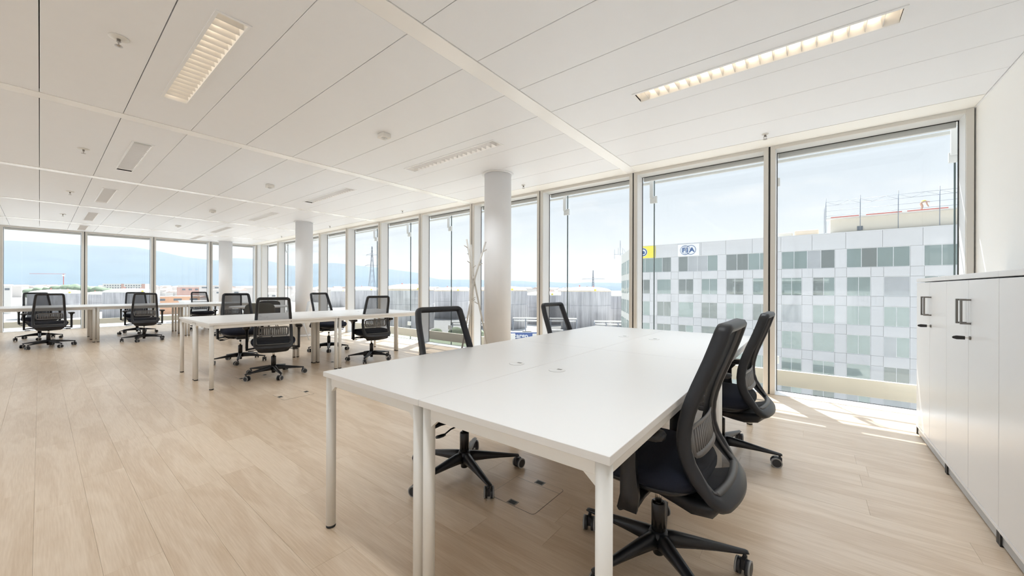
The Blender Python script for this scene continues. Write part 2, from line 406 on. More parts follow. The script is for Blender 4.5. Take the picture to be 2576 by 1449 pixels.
for k in range(kmin, 10):
    v0, v1 = S0+k*SP, S0+(k+1)*SP; v0 = max(v0, VB+.002)
    if v1-v0 < .02: continue
    for (a, b) in spans:
        hole = None
        if k in LUM_ROWS:
            for lu in LUM_U:
                ll = LL if lu < 14.5 else .62
                if a < lu-ll and b > lu+ll: hole = (-(lu-(a+b)/2), ll-.012, LW-.012)
        key = (round(b-a, 4), round(v1-v0, 4), hole and tuple(round(h, 4) for h in hole))
        if key not in cp_cache: cp_cache[key] = panel_mb(b-a, v1-v0, hole).data('ceiling_panel', M['ceil'])
        mk('ceiling_panel', cp_cache[key], ce, W((a+b)/2, (v0+v1)/2, HC) - ce.location)
for s in STRIPS:
    part('ceiling_channel', MB().ubox(s-.068, s+.068, VB, VW-.003, HC-.004, HC+.03), M['channel'], ce, bevel=.003)
part('ceiling_margin', MB().ubox(UR+.012, UE-.004, S0+10*SP+.004, VW-.004, HC-.001, HC+.03), M['soffit'], ce)
tag(thing_mesh('trim_1', MB().ubox(UR-.001, UR+.011, VB, VW, HC-.006, HC+.02), M['frame_white']), kind='structure')

# ---- walls
thing_mesh('wall_right', MB().ubox(UR, UR-.14, VB-.1, VW+.2, -.05, HC+.2), M['paint'], kind='structure')
thing_mesh('wall_back', MB().ubox(UR, UE+.22, VB, VB-.16, -.05, .10).ubox(UR, UE+.22, VB, VB-.16, HC-.04, HC+.2), M['paint'], kind='structure')

# ---- windows of the long wall
MU = [.3486+1.50415*k for k in range(0, 11)]
edges = [UR] + MU
wn = 0
def window(n, a, b, wall):
    """a<b along the wall; wall 'long' or 'end'"""
    def bx(m, p0, p1, d0, d1, z0, z1):
        if wall == 'long': m.ubox(p0, p1, VW+d0, VW+d1, z0, z1)
        elif wall == 'back': m.ubox(p0, p1, VB-d0*.7, VB-d1*.7, max(z0, .10), min(z1, HC-.04))
        else: m.ubox(UE+d0, UE+d1, p0, p1, z0, z1)
        return m
    g = .0085; J = .043
    m = MB(); bx(m, a+g, a+g+J, 0, .215, 0, HC); bx(m, b-g-J, b-g, 0, .215, 0, HC)
    bx(m, a+g+J, b-g-J, 0, .03, HC-.036, HC)
    o = centered(m); fr = m.build('window_%d' % n, M['frame'], None, o, bevel=.002, seg=1); tag(fr, kind='structure')
    part('head_reveal', bx(MB(), a+g+J, b-g-J, .03, .20, HC-.03, HC-.004), M['blind'], fr)
    part('sill', bx(MB(), a+g+J, b-g-J, 0, .205, -.012, .006), M['frame_white'], fr)
    q = MB(); bx(q, a+g+J-.002, a+g+J+.003, .02, .20, .006, HC-.03); bx(q, b-g-J-.003, b-g-J+.002, .02, .20, .006, HC-.03)
    part('reveal_lining', q, M['frame_white'], fr)
    q = MB(); z1 = HC-.03
    bx(q, a+g+J+.003, b-g-J-.003, .196, .204, z1-.006, z1); bx(q, a+g+J+.003, b-g-J-.003, .196, .204, .006, .011)
    bx(q, a+g+J+.003, a+g+J+.010, .196, .204, .006, z1); bx(q, b-g-J-.010, b-g-J-.003, .196, .204, .006, z1)
    part('gasket', q, M['gasket'], fr)
    part('pane', bx(MB(), a+g+J, b-g-J, .206, .214, .0, HC-.02), M['glass'], fr)
    part('blind_cassette', bx(MB(), a+g+J+.012, b-g-J-.012, .226, .262, HC-.082, HC-.016), M['blind'], fr, bevel=.004)
    part('mullion_joint', bx(MB(), b-g, b+g-.001, .012, .2, 0, HC), M['gasket'], fr)
    return fr
for i in range(len(edges)-1):
    wn += 1; window(wn, edges[i] + (.0 if i else .002), edges[i+1], 'long')
mb = MB().ubox(MU[-1]+.009, UE-.0, VW, VW+.21, 0, HC).ubox(UE, UE+.21, VW, VW+.21, 0, HC)
thing_mesh('trim_2', mb, M['frame_white'], kind='structure')
EV = [.775+1.4029*k for k in (-4, -3, -2, -1, 0, 1, 2)] + [VW]
EV[0] = VB
for i in range(len(EV)-1):
    wn += 1; window(wn, EV[i], EV[i+1], 'end')

for i in range(len(edges)-1):
    wn += 1; window(wn, edges[i] + (.0 if i else .002), edges[i+1], 'back')

# ---- outer glass skin with its joints and clamps
VO = 5.8; UO = 16.68
of = MB().ubox(-3.4, UO+.1, VW+.22, 5.435, 2.77, 2.86); 
osk = thing_mesh('outer_facade', of, M['frame_white'], kind='structure')
part('shade_bar', MB().ubox(-3.4, UO, 5.475, 5.645, 2.79, 2.82), M['frame'], osk)
part('shade_bar', MB().ubox(-3.4, UO, 5.72, 5.735, 2.79, 2.82), M['frame'], osk)
part('shade_bar', MB().ubox(-3.4, UO, 5.99, 6.03, 2.79, 2.82), M['frame'], osk)
part('roof_slab', MB().ubox(-3.4, UE+.3, VB-.3, VW+.22, HC+.42, HC+.9), M['conc2'], osk)
part('end_roof_edge', MB().ubox(UE+.3, UO, VB-.3, VW+.22, 2.77, 2.86), M['frame_white'], osk)
part('edge_beam', MB().ubox(-3.4, UO, 5.50, 5.545, -.01, .172), M['beam'], osk, bevel=.003)
part('edge_beam', MB().ubox(16.38, 16.42, VB-.3, 5.49, .062, .217), M['beam'], osk, bevel=.003)
part('lower_slab', MB().ubox(-3.4, UE+.1, VB-.3, 5.12, -.9, -.33), M['conc2'], osk)
joints = [.352+1.50415*k for k in range(-2, 11)]
pane_me = {}
for i in range(len(joints)-1):
    a, b = joints[i], joints[i+1]
    part('outer_pane', MB().ubox(a+.004, b-.004, VO, VO+.012, -.9, 2.95), M['glass_out'], osk)
for u in joints:
    part('pane_joint', MB().ubox(u-.0055, u+.0055, VO-.004, VO+.016, -.9, 2.95), M['joint'], osk)
    part('hanger', MB().ubox(u-.008, u+.042, VO-.085, VO-.05, 2.50, 2.78), M['bracket'], osk, bevel=.003)
    part('clamp', MB().ubox(u-.055, u+.05, VO-.05, VO-.012, 2.43, 2.535), M['bracket'], osk, bevel=.006)
    part('clamp', MB().ubox(u-.05, u+.05, VO-.05, VO-.012, .205, .30), M['bracket'], osk, bevel=.006)
for i in range(5):
    a, b = VB + i*1.95, VB + (i+1)*1.95
    part('outer_pane', MB().ubox(UO, UO+.012, a+.004, b-.004, -.9, 2.95), M['glass_out'], osk)

# ---- columns
for i, (u, v, lab) in enumerate(((3.3256, 3.8696, 'thick round white column nearest the camera, beside the coat rack'), (9.3214, 3.8696, 'round white column behind the middle desks, next to the cafe table'), (15.3173, 3.8696, 'round white column far off in the corner by the end windows'))):
    r = .182
    t = empty('column', W(u, v, 0)); tag(t, lab, 'column')
    s_ = part('shaft', MB().lathe([(r, 0), (r, HC)], 48, (-u, v)), M['col'], t)
    part('collar', MB().lathe([(r+.001, HC-.012), (r+.032, HC-.012), (r+.032, HC-.001), (r+.001, HC-.001)], 48, (-u, v), False, False), M['col'], t)
    part('base_ring', MB().lathe([(r+.001, 0), (r+.012, 0), (r+.010, .05), (r+.001, .052)], 48, (-u, v), False, False), M['col'], t)

# ================================================================ CEILING FIXTURES
trough = MB()
def lum_parts(ll, lw):
    z = 0
    fr = MB(); fw = .017
    for (x0, x1, y0, y1) in ((-ll, ll, -lw, -lw+fw), (-ll, ll, lw-fw, lw), (-ll, -ll+fw, -lw+fw, lw-fw), (ll-fw, ll, -lw+fw, lw-fw)):
        fr.box((x0, y0, -.005), (x1, y1, .012))
    tr = MB(); a, b = ll-fw, lw-fw
    tr.v = [Vector(p) for p in ((-a,-b,.0),(a,-b,.0),(a,b,.0),(-a,b,.0),(-a,-b*.8,.085),(a,-b*.8,.085),(a,b*.8,.085),(-a,b*.8,.085))]
    for q in ((4,5,6,7),(0,1,5,4),(1,2,6,5),(2,3,7,6),(3,0,4,7)): tr.face(q)
    lv = MB()
    lv.v = [Vector(p) for p in ((-.0012,-b,.002),(-.0012,b,.002),(.0012,b,.002),(.0012,-b,.002),(-.009,-b,.045),(-.009,b,.045),(.009,b,.045),(.009,-b,.045))]
    for q in ((0,1,2,3),(0,4,5,1),(2,6,7,3),(0,3,7,4),(1,5,6,2)): lv.face(q)
    return fr, tr, lv
fr, tr, lv = lum_parts(LL, LW)
me_fr = fr.data('trim_frame', M['frame_white']); me_tr = tr.data('reflector', M['reflect']); me_lv = lv.data('louvre', M['louvre'])
fr2, tr2, _ = lum_parts(.62, LW); me_fr2 = fr2.data('trim_frame', M['frame_white']); me_tr2 = tr2.data('reflector', M['reflect'])
tb = MB(); tb.cyl((-.70, 0, .066), (.70, 0, .066), .008, n=8); me_tb = tb.data('lamp_tube', M['lampwarm'])
me_tb_dim = tb.data('lamp_tube', M['lampdim']); tb2 = MB(); tb2.cyl((-.55, 0, .066), (.55, 0, .066), .008, n=8); me_tb2 = tb2.data('lamp_tube', M['lampdim'])
row_name = {1: 'row over the aisle at left', 6: 'row near the window wall', -4: 'row behind the camera'}
ordn = ['above the right of the camera', 'nearest', 'second', 'third', 'fourth', 'farthest, by the end wall']
for k in LUM_ROWS:
    vc = S0+(k+.5)*SP
    for j, lu in enumerate(LUM_U):
        big = j < 5
        t = empty('ceiling_light', W(lu, vc, HC))
        if k == -4: lab = ['first', 'second', 'third', 'fourth', 'fifth', 'last'][j] + ' louvred strip light from the right wall in the hidden rear ceiling row'; g = 'ceiling lights behind the camera'
        elif k == 1:
            g = 'recessed louvred lights in the left ceiling row'
            lab = ['recessed louvred strip light directly above the camera, left row', 'large glowing louvred strip light at the top left of the ceiling', 'second louvred light from the camera in the left ceiling row', 'third louvred light from the camera in the left ceiling row', 'fourth louvred light from the camera in the left ceiling row', 'farthest louvred light of the left row, by the end windows'][j]
        else:
            g = 'recessed louvred lights in the window side row'
            lab = ['long louvred strip light at the top right of the ceiling', 'louvred strip light to the left of the nearest column top', 'second louvred light beyond the nearest column, window side row', 'third louvred light beyond the nearest column, window side row', 'fourth louvred light beyond the nearest column, window side row', 'farthest louvred light of the window side row, by the end wall'][j]
        tag(t, lab, 'ceiling light', g)
        mk('trim_frame', me_fr if big else me_fr2, t); mk('reflector', me_tr if big else me_tr2, t); lt = mk('lamp_tube', me_tb if big else me_tb2, t)
        if (k, j) not in ((1, 1), (6, 0)): lt.data = me_tb_dim if big else me_tb2
        L = LL if big else .62; n = 20 if big else 16
        for i in range(1, n): mk('louvre', me_lv, t, ((-L+.012)+(2*L-.024)*i/n, 0, 0))
        ld = bpy.data.lights.get('luminaire') or bpy.data.lights.new('luminaire', 'AREA')
        ld.shape = 'RECTANGLE'; ld.size = 1.3; ld.size_y = .09; ld.energy = LAMP_W; ld.color = (.90, .96, 1.0); ld.spread = math.radians(104)
        lo = bpy.data.objects.new('lamp', ld); C.objects.link(lo); lo.parent = t; lo.location = (0, 0, -.0065)
# sensors and sprinklers
for i, u in enumerate((3.357, 6.365, 9.373, 12.38)):
    t = empty('presence_sensor', W(u, 2.152, HC)); rnd = i == 3
    tag(t, ['white box-shaped presence sensor nearest the camera on the ceiling', 'second white presence sensor along the ceiling, left of the vent light', 'third white presence sensor along the ceiling, above the far desks', 'farthest round presence sensor on the ceiling by the end windows'][i], 'sensor', 'presence sensors on the ceiling')
    part('housing', MB().ubox(u-.055, u+.055, 2.152-.045, 2.152+.045, HC-.042, HC), M['sensor'], t, bevel=.006) if not rnd else part('housing', MB().lathe([(.06, HC), (.06, HC-.02), (.045, HC-.03)], 20, (-u, 2.152)), M['sensor'], t)
    part('lens', MB().lathe([(.03, HC-.042+(.012 if rnd else 0)), (.026, HC-.052+(.012 if rnd else 0)), (.012, HC-.058+(.012 if rnd else 0))], 16, (-u, 2.152)), M['blind'], t)
spk = [(3.36+3.008*i, .302) for i in range(4)] + [(.355+3.008*i, 4.50) for i in range(5)]
sl = ['sprinkler head nearest the camera at the upper left of the ceiling', 'second sprinkler head along the left of the ceiling', 'third sprinkler head along the left of the ceiling', 'farthest sprinkler head along the left of the ceiling',
      'small sprinkler head over the window mullion at right', 'small sprinkler head near the window just right of the nearest column', 'small sprinkler head near the windows, left of the nearest column', 'small sprinkler head near the windows, right of the second column', 'small sprinkler head near the windows, left of the second column']
for (u, v), lab in zip(spk, sl):
    t = empty('sprinkler', W(u, v, HC)); tag(t, lab, 'sprinkler', 'sprinkler heads on the ceiling'); c = (-u, v)
    R = .048 if v < 1 else .03
    part('rosette', MB().lathe([(R, HC), (R*.98, HC-.004), (.018, HC-.010)], 24, c), M['sensor'], t)
    part('nozzle', MB().lathe([(.010, HC-.01), (.008, HC-.024), (.012, HC-.026), (.004, HC-.032)], 12, c), M['sprk'], t)
    a = MB()
    for sg in (-1, 1): a.tube([(c[0]+sg*.009, c[1], HC-.02), (c[0]+sg*.014, c[1], HC-.033), (c[0]+sg*.004, c[1], HC-.05)], .0022, 6)
    part('yoke', a, M['sprk'], t)
    part('deflector', MB().lathe([(.018, HC-.05), (.019, HC-.053), (.004, HC-.054)], 16, c), M['sprk'], t)

# ================================================================ FLOOR BOXES
def floor_box(u, v, lab, notch=True):
    t = empty('floor_box', W(u, v, 0)); tag(t, lab, 'floor box', 'floor boxes set flush in the planks')
    def rr(h, r, z0, z1, name, mat):
        pts = []
        for cx, cy, a0 in ((h-r, h-r, 0), (-h+r, h-r, 90), (-h+r, -h+r, 180), (h-r, -h+r, 270)):
            for k in range(5): a = math.radians(a0+22.5*k); pts.append((cx+r*math.cos(a), cy+r*math.sin(a)))
        m = MB(); m.prism(pts, z0, z1, lambda a, b, z: Vector((-u+a, v+b, z))); return part(name, m, mat, t)
    rr(.1525, .022, -.005, .0006, 'rim', M['handle'])
    rr(.150, .02, -.005, .0014, 'lid', M['oak'])
    part('lid_fold', MB().ubox(u-.15, u+.15, v+.098, v+.0995, .0008, .0019), M['handle'], t)
    for s in (-1, 1):
        part('cable_notch', MB().ubox(u-.028, u+.028, v+s*.128-.02, v+s*.128+.02, .0005, .0022), M['handle'], t)
        part('notch_dark_plate', MB().ubox(u-.020, u+.020, v+s*.128-.013, v+s*.128+.013, .0005, .0030), M['gasket'], t)  # raised black plate painted as the shade inside the cable opening
for u, v, lab in ((1.236, 1.695, 'square wood-topped floor box under the front desk by a chair caster'), (4.32, 1.69, 'square floor box in the open aisle left of the front desk'),
                  (5.57, 1.70, 'square floor box under the front caster of the middle mesh chair'), (5.75, 2.93, 'square floor box below the joint of the middle desks'), (1.236, 3.05, 'square floor box hidden under the rear half of the front desks')):
    floor_box(u, v, lab)

# ================================================================ DESKS
DW, DL = .7245, 1.4555
def desk(u0, v0, lab, group, side, grommet_v):
    """u0,v0 lowest corner; side=-1: outer edge at low u; +1: outer edge at high u"""
    t = empty('desk', W(u0+DW/2, v0+DL/2, 0)); tag(t, lab, 'desk', group)
    u1, v1 = u0+DW, v0+DL; g = .0012
    part('desktop', MB().ubox(u0+g, u1-g, v0+g, v1-g, .717, .74), M['laminate'], t, bevel=.0016)
    i = .028; r = .0215
    for uu in (u0+i, u1-i):
        for vv in (v0+i, v1-i):
            l = part('leg', MB().lathe([(r, .012), (r, .717)], 20, (-uu, vv)), M['deskmetal'], t)
            f = MB().lathe([(r-.002, 0), (r, .002), (r, .012)], 20, (-uu, vv)); o = centered(f); f.build('foot', M['foot'], l, o-t.location-l.location)
    for vv in (v0+i, v1-i): part('end_rail', MB().ubox(u0+i+.018, u1-i-.018, vv-.010, vv+.010, .675, .717), M['deskmetal'], t, bevel=.003)
    for uu in (u0+i, u1-i): part('side_rail', MB().ubox(uu-.010, uu+.010, v0+i+.018, v1-i-.018, .675, .717), M['deskmetal'], t, bevel=.003)
    br = MB()
    for uu, su in ((u0+i, 1), (u1-i, -1)):
        for vv, sv in ((v0+i, 1), (v1-i, -1)):
            br.prism([(0, 0), (.055*su, 0), (0, -.045)], vv-.008, vv+.008, lambda a, b, h, uu=uu: Vector((-(uu+a), h, .677+b)))
    part('corner_brace', br, M['deskmetal'], t)
    gu = u1-.13 if side < 0 else u0+.12
    gm_ = MB().lathe([(.0, .7402), (.040, .7402), (.041, .7415), (.0375, .7418), (.036, .7412), (.0, .7412)], 28, (-gu, grommet_v), False, False)
    gr = part('cable_grommet', gm_, M['laminate'], t)
    q = MB().ubox(gu-.012, gu+.012, grommet_v+.016, grommet_v+.031, .7411, .7419); o = centered(q); q.build('grommet_slot', M['handle'], gr, o-t.location-gr.location)
    return t
gf = 'white desks pushed together in the front block'
F0u, F0v = .3693, .8395
desk(F0u, F0v, 'white desk nearest the camera, front right desk of the near block', gf, -1, 1.567)
desk(F0u+DW, F0v, 'front left white desk of the near block, long open aisle beside it', gf, 1, 1.571)
desk(F0u, F0v+DL, 'rear right white desk of the near block, toward the right window', gf, -1, 3.019)
desk(F0u+DW, F0v+DL, 'rear left white desk of the near block, in front of the column', gf, 1, 3.024)
gm2 = 'white desks pushed together in the middle block'
G0u, G0v = 5.187, 1.163
desk(G0u, G0v, 'white desk in the middle block right behind the nearest middle mesh chair', gm2, -1, 1.9)
desk(G0u+DW, G0v, 'far side white desk at the left end of the middle block', gm2, 1, 1.9)
desk(G0u, G0v+DL, 'white desk at the window end of the middle block, near side', gm2, -1, 3.36)
desk(G0u+DW, G0v+DL, 'far side white desk at the window end of the middle block', gm2, 1, 3.36)
gl = 'white desks pushed together in the far left block'
H0u = 11.56
pos = ['left end, cut by the photo edge', 'in the middle of the far left block', 'at the window end of the far left block']
for i, v0 in enumerate((-.728, .728, 2.184)):
    desk(H0u, v0, 'near side white desk ' + pos[i], gl, -1, v0+.7)
    desk(H0u+DW, v0, 'far side white desk ' + pos[i], gl, 1, v0+.7)

# ================================================================ TASK CHAIRS
PROF = [(.37, -.270), (.41, -.240), (.45, -.210), (.50, -.174), (.56, -.152), (.64, -.148), (.72, -.164), (.80, -.193), (.88, -.225), (.95, -.249), (1.02, -.270)]  # (z, y)
def prof_y(z):
    if z <= PROF[0][0]: return PROF[0][1]
    for (a, ya), (b, yb) in zip(PROF, PROF[1:]):
        if z <= b:
            t = (z-a)/(b-a); t2 = t
            return ya+(yb-ya)*t2
    return PROF[-1][1]
def prof_s(z):
    return (prof_y(z-.02)+prof_y(z)+prof_y(z+.02))/3
def halfw(z):  # half width of the back
    if z > .62: return .208 - (z-.62)/.40*.028
    return .208 + (.62-z)*.02
def back_pt(x, z, d=0):
    """point on back surface, d metres to the rear"""
    bow = .035*max(0, 1-(x/.24)**2) * max(0, min(1, (.56-z)/.16)) + .008*max(0, 1-(x/.22)**2)
    slope = (prof_s(z+.01)-prof_s(z-.01))/.02
    n = Vector((0, -1, slope)).normalized()
    return Vector((x, prof_s(z)-bow, z)) + n*d
def loop_xz(inset, zb, zt, r, n=7):
    """rounded rectangle loop in (x,z) following the back outline"""
    pts = []
    def hw(z): return halfw(z)-inset
    rt = r
    # bottom centre -> right
    for k in range(0, 6): pts.append((k/6*(hw(zb)-rt*1.3), zb))
    for k in range(n): a = -PI/2+PI/2*k/(n-1)*1.0; pts.append((hw(zb+rt)-rt*1.3+math.cos(a)*rt*1.3, zb+rt*1.3+math.sin(a)*rt*1.3))
    for k in range(1, 12): z = zb+rt*1.3+(zt-rt-zb-rt*1.3)*k/12; pts.append((hw(z), z))
    for k in range(n): a = PI/2*k/(n-1); pts.append((hw(zt)-rt+math.cos(a)*rt, zt-rt+math.sin(a)*rt))
    for k in range(1, 6): pts.append(((1-k/6)*(hw(zt)-rt), zt))
    right = pts; left = [(-x, z) for x, z in reversed(pts[1:])]
    return right + [(0, zt)] + left
def make_chair():
    root = empty('task_chair', (0, 0, 0))
    P = lambda nm, mb, mats, par=None, **k: mb.build(nm, mats, par or root, **k)
    def org(nm, mb, mats, par, at, **k):
        mb.v = [p-Vector(at) for p in mb.v]; return mb.build(nm, mats, par, Vector(at), **k)
    # --- back frame: swept padded loop (open toward the lower cradle)
    outer = loop_xz(0.0, .385, 1.02, .042); inner_w = .032
    N_ = len(outer); rings = []
    for i, (x, z) in enumerate(outer):
        x0, z0 = outer[i-1]; x1, z1 = outer[(i+1) % N_]
        tx, tz = x1-x0, z1-z0; L = math.hypot(tx, tz) or 1; nx, nz = -tz/L, tx/L     # inward
        low = max(0, min(1, (.47-z)/.06))
        wd = inner_w + .022*low
        dp = .024 if z > .46 else .016
        ring = []
        for (a, d) in ((.0, -dp*.55), (.006, -dp), (wd*.6, -dp), (wd, -dp*.35), (wd, dp*.3), (wd*.72, dp*.9), (.010, dp), (.0, dp*.6)):
            ring.append(back_pt(x+nx*a, z+nz*a, d))
        rings.append(ring)
    m = MB(); m.rings(rings, loop=True); P('back_frame', m, M['blk_frame'])
    # grey inner trim on the rear side
    rings = []
    for i, (x, z) in enumerate(outer):
        x0, z0 = outer[i-1]; x1, z1 = outer[(i+1) % N_]
        tx, tz = x1-x0, z1-z0; L = math.hypot(tx, tz) or 1; nx, nz = -tz/L, tx/L
        low = max(0, min(1, (.47-z)/.06)); wd = inner_w + .022*low; ring = []
        for (a, d) in ((wd-.013, .016), (wd-.001, .012), (wd+.003, .0), (wd-.006, .0)):
            ring.append(back_pt(x+nx*a, z+nz*a, d))
        rings.append(ring)
    m = MB(); m.rings(rings, loop=True); tag(P('back_trim', m, M['grey_trim']), 'grey inner trim of the back frame')
    # mesh membrane
    m = MB(); m.smooth = True; nx_, nz_ = 10, 22
    for k in range(nz_+1):
        z = .425+(.995-.425)*k/nz_
        for i in range(nx_+1):
            h = halfw(z)-.026; x = -h+2*h*i/nx_; m.v.append(back_pt(x, z, -.004))
    for k in range(nz_):
        for i in range(nx_): a = k*(nx_+1)+i; m.face((a, a+1, a+nx_+2, a+nx_+1))
    P('mesh_back', m, M['mesh'], recalc=False)
    # lumbar support: slotted plate behind the mesh
    m = MB(); zc, hh, hw_ = .59, .064, .166
    def lp(x, z): return back_pt(x, z, .018 - .010*abs(x/hw_)**2)
    def zlim(x): e = max(0, 1-abs(x/hw_)**6)**.5; return hh*(.62+.38*e) if abs(x) < hw_*.999 else hh*.62
    def strip(xs, zf0, zf1):
        rings_ = []
        for x in xs:
            a, b = zf0(x), zf1(x); p, q = lp(x, a), lp(x, b); o_ = Vector((0, .004, 0)); rings_.append([p-o_*.5, q-o_*.5, q+o_*.5, p+o_*.5])
        m.rings(rings_)
    xs = [-hw_+2*hw_*i/16 for i in range(17)]
    strip(xs, lambda x: zc+zlim(x)-.020, lambda x: zc+zlim(x)); strip(xs, lambda x: zc-zlim(x), lambda x: zc-zlim(x)+.020)
    for sgn in (-1, 1): strip([sgn*hw_, sgn*(hw_-.022)], lambda x: zc-zlim(x)+.0, lambda x: zc+zlim(x))
    ns = 14; sp = 2*(hw_-.022)/ns
    for i in range(1, ns):
        x = -hw_+.022+sp*i; strip([x-.0075, x+.0075], lambda x: zc-zlim(x)+.018, lambda x: zc+zlim(x)-.018)
    P('lumbar_support', m, M['lumbar'])
    # lower cradle: shell from the foot of the back curving forward under the seat
    m = MB(); rings = []
    for k, (yy, zt, zb, hw2) in enumerate(((-.250, .405, .385, .186), (-.225, .405, .346, .182), (-.16, .388, .325, .155), (-.09, .372, .318, .105), (-.02, .37, .32, .075))):
        ring = []
        for (fx, fz) in ((-1, .55), (-.86, 0), (0, -.10), (.86, 0), (1, .55), (.93, 1), (.6, .72), (0, .6), (-.6, .72), (-.93, 1)):
            ring.append((fx*hw2, yy - (.035*(1-fx*fx) if k < 2 else 0), zb+(zt-zb)*fz))
        rings.append(ring)
    m.rings(rings); P('back_cradle', m, M['blk_frame'])
    # seat cushion
    def sup(hx, hy, z, cy, n=36, e=3.4, dz=None):
        ring = []
        for i in range(n):
            t = 2*PI*i/n; c_, s_ = math.cos(t), math.sin(t)
            x = hx*math.copysign(abs(c_)**(2/e), c_); y = hy*math.copysign(abs(s_)**(2/e), s_)
            zz = z - .028*max(0, (y-.10)/.14)**2*(1 if z > .44 else .5) + .006*(abs(x)/.24)**2
            ring.append((x, y+cy, zz))
        return ring
    m = MB(); m.rings([sup(.205, .19, .405, .035), sup(.235, .222, .415, .035), sup(.246, .236, .435, .035), sup(.246, .236, .452, .035), sup(.238, .228, .470, .035), sup(.215, .205, .481, .035), sup(.15, .14, .486, .03), sup(.05, .05, .487, .03)])
    P('seat', m, M['fabric'])
    m = MB(); m.rings([sup(.13, .12, .372, .02), sup(.20, .19, .385, .03), sup(.236, .222, .408, .035), sup(.238, .226, .418, .035)]); P('seat_shell', m, M['blk'])
    m = MB().box((-.075, -.10, .325), (.075, .13, .385)); P('mechanism', m, M['blk'], bevel=.012)
    for sgn, y in ((1, .08), (-1, .03), (1, -.03)):
        m = MB().tube([(sgn*.06, y, .352), (sgn*.17, y+.01, .345), (sgn*.225, y+.02, .330)], .0045, 6)
        m.rings([[(sgn*(.215+.02*a), y+.02+w_*math.cos(t), .330+.007*math.sin(t)) for t in [i*PI/4 for i in range(8)]] for a, w_ in ((0, .006), (1, .016), (2.4, .017), (3, .008))])
        P('lever', m, M['blk'])
    # arms
    for sgn in (-1, 1):
        X = sgn*.285
        m = MB(); rings = []
        for (y, z, w_, d_) in ((.015, .345, .012, .036), (.005, .40, .013, .034), (.01, .50, .013, .028), (.008, .58, .014, .026), (.005, .612, .018, .050), (.005, .622, .022, .075)):
            rings.append([(X-w_, y-d_, z), (X-w_*.9, y-d_, z), (X+w_, y-d_*.9, z), (X+w_, y+d_*.9, z), (X+w_*.9, y+d_, z), (X-w_, y+d_, z)])
        m.rings(rings)
        m.rings([[(xx, .012-.028, zz-.009), (xx, .012+.028, zz-.009), (xx, .012+.028, zz+.009), (xx, .012-.028, zz+.009)] for xx, zz in ((X, .357), (sgn*.20, .368), (sgn*.07, .360))])
        arm = P('armrest', m, M['blk'])
        m = MB(); rings = []
        for (z, sx_, sy_) in ((.620, .030, .105), (.626, .041, .118), (.640, .043, .122), (.650, .038, .116), (.652, .02, .08)):
            ring = []
            for i in range(24):
                t = 2*PI*i/24; c_, s_ = math.cos(t), math.sin(t)
                ring.append((X+sx_*math.copysign(abs(c_)**.6, c_), .005+sy_*math.copysign(abs(s_)**.6, s_), z))
            rings.append(ring)
        m.rings(rings); m.build('arm_pad', M['blk'], arm)
    # column and base
    m = MB().lathe([(.020, .040), (.022, .045), (.022, .10), (.028, .10), (.028, .252), (.024, .256)], 20); m.smooth = False; P('gas_column', m, M['gas'])
    P('piston', MB().lathe([(.014, .25), (.014, .335)], 16), M['chrome'])
    P('hub', MB().lathe([(.030, .072), (.040, .080), (.042, .125), (.034, .140)], 20), M['blk'])
    # leg pointing +x, with caster
    m = MB(); rings = []
    for (x, zt, zb, wd) in ((.020, .139, .074, .029), (.06, .137, .080, .027), (.14, .124, .082, .024), (.22, .110, .081, .021), (.30, .096, .077, .017), (.337, .090, .076, .015), (.345, .086, .076, .013)):
        rings.append([(x, -wd*.72, zb), (x, -wd, zb+(zt-zb)*.45), (x, -wd*.55, zt-.004), (x, 0, zt), (x, wd*.55, zt-.004), (x, wd, zb+(zt-zb)*.45), (x, wd*.72, zb)])
    m.rings(rings); me_leg = m.data('leg', M['blk'])
    m = MB(); R_ = .0305
    for sg in (-1, 1):
        y0, y1 = sg*.0085, sg*.0265
        m.cur = 0; m.cyl((.018, y0, R_), (.018, y1, R_), R_, n=20)
        m.cur = 1; m.cyl((.018, y1-sg*.006, R_), (.018, y1+sg*.0005, R_), R_+.0006, n=20)
        m.cur = 0; m.cyl((.018, y1, R_), (.018, y1+sg*.0018, R_), R_-.006, n=20)
    m.cur = 0; m.cyl((.010, 0, R_), (.010, 0, .052), .008, n=8); m.box((-.012, -.0075, .022), (.03, .0075, .062))
    m.cyl((-.0, 0, .05), (0, 0, .078), .0065, n=8)
    me_cas = m.data('caster', [M['tyre'], M['rim']])
    for k in range(5):
        l = mk('leg', me_leg, root); l.rotation_euler = (0, 0, 2*PI*k/5)
        c = mk('caster', me_cas, l, (.332, 0, 0)); c.rotation_euler = (0, 0, 1.1+1.7*k)
    return root
proto = make_chair()
def copy_chair(src):
    r = src.copy(); C.objects.link(r); L = []
    for ch in CH[src.name]:
        c = ch.copy(); C.objects.link(c); c.parent = r; L.append(c)
        for g in CH.get(ch.name, []):
            d = g.copy(); C.objects.link(d); d.parent = c; CH.setdefault(c.name, []).append(d)
    CH[r.name] = L
    return r
GC = 'black mesh task chairs around the white desks'
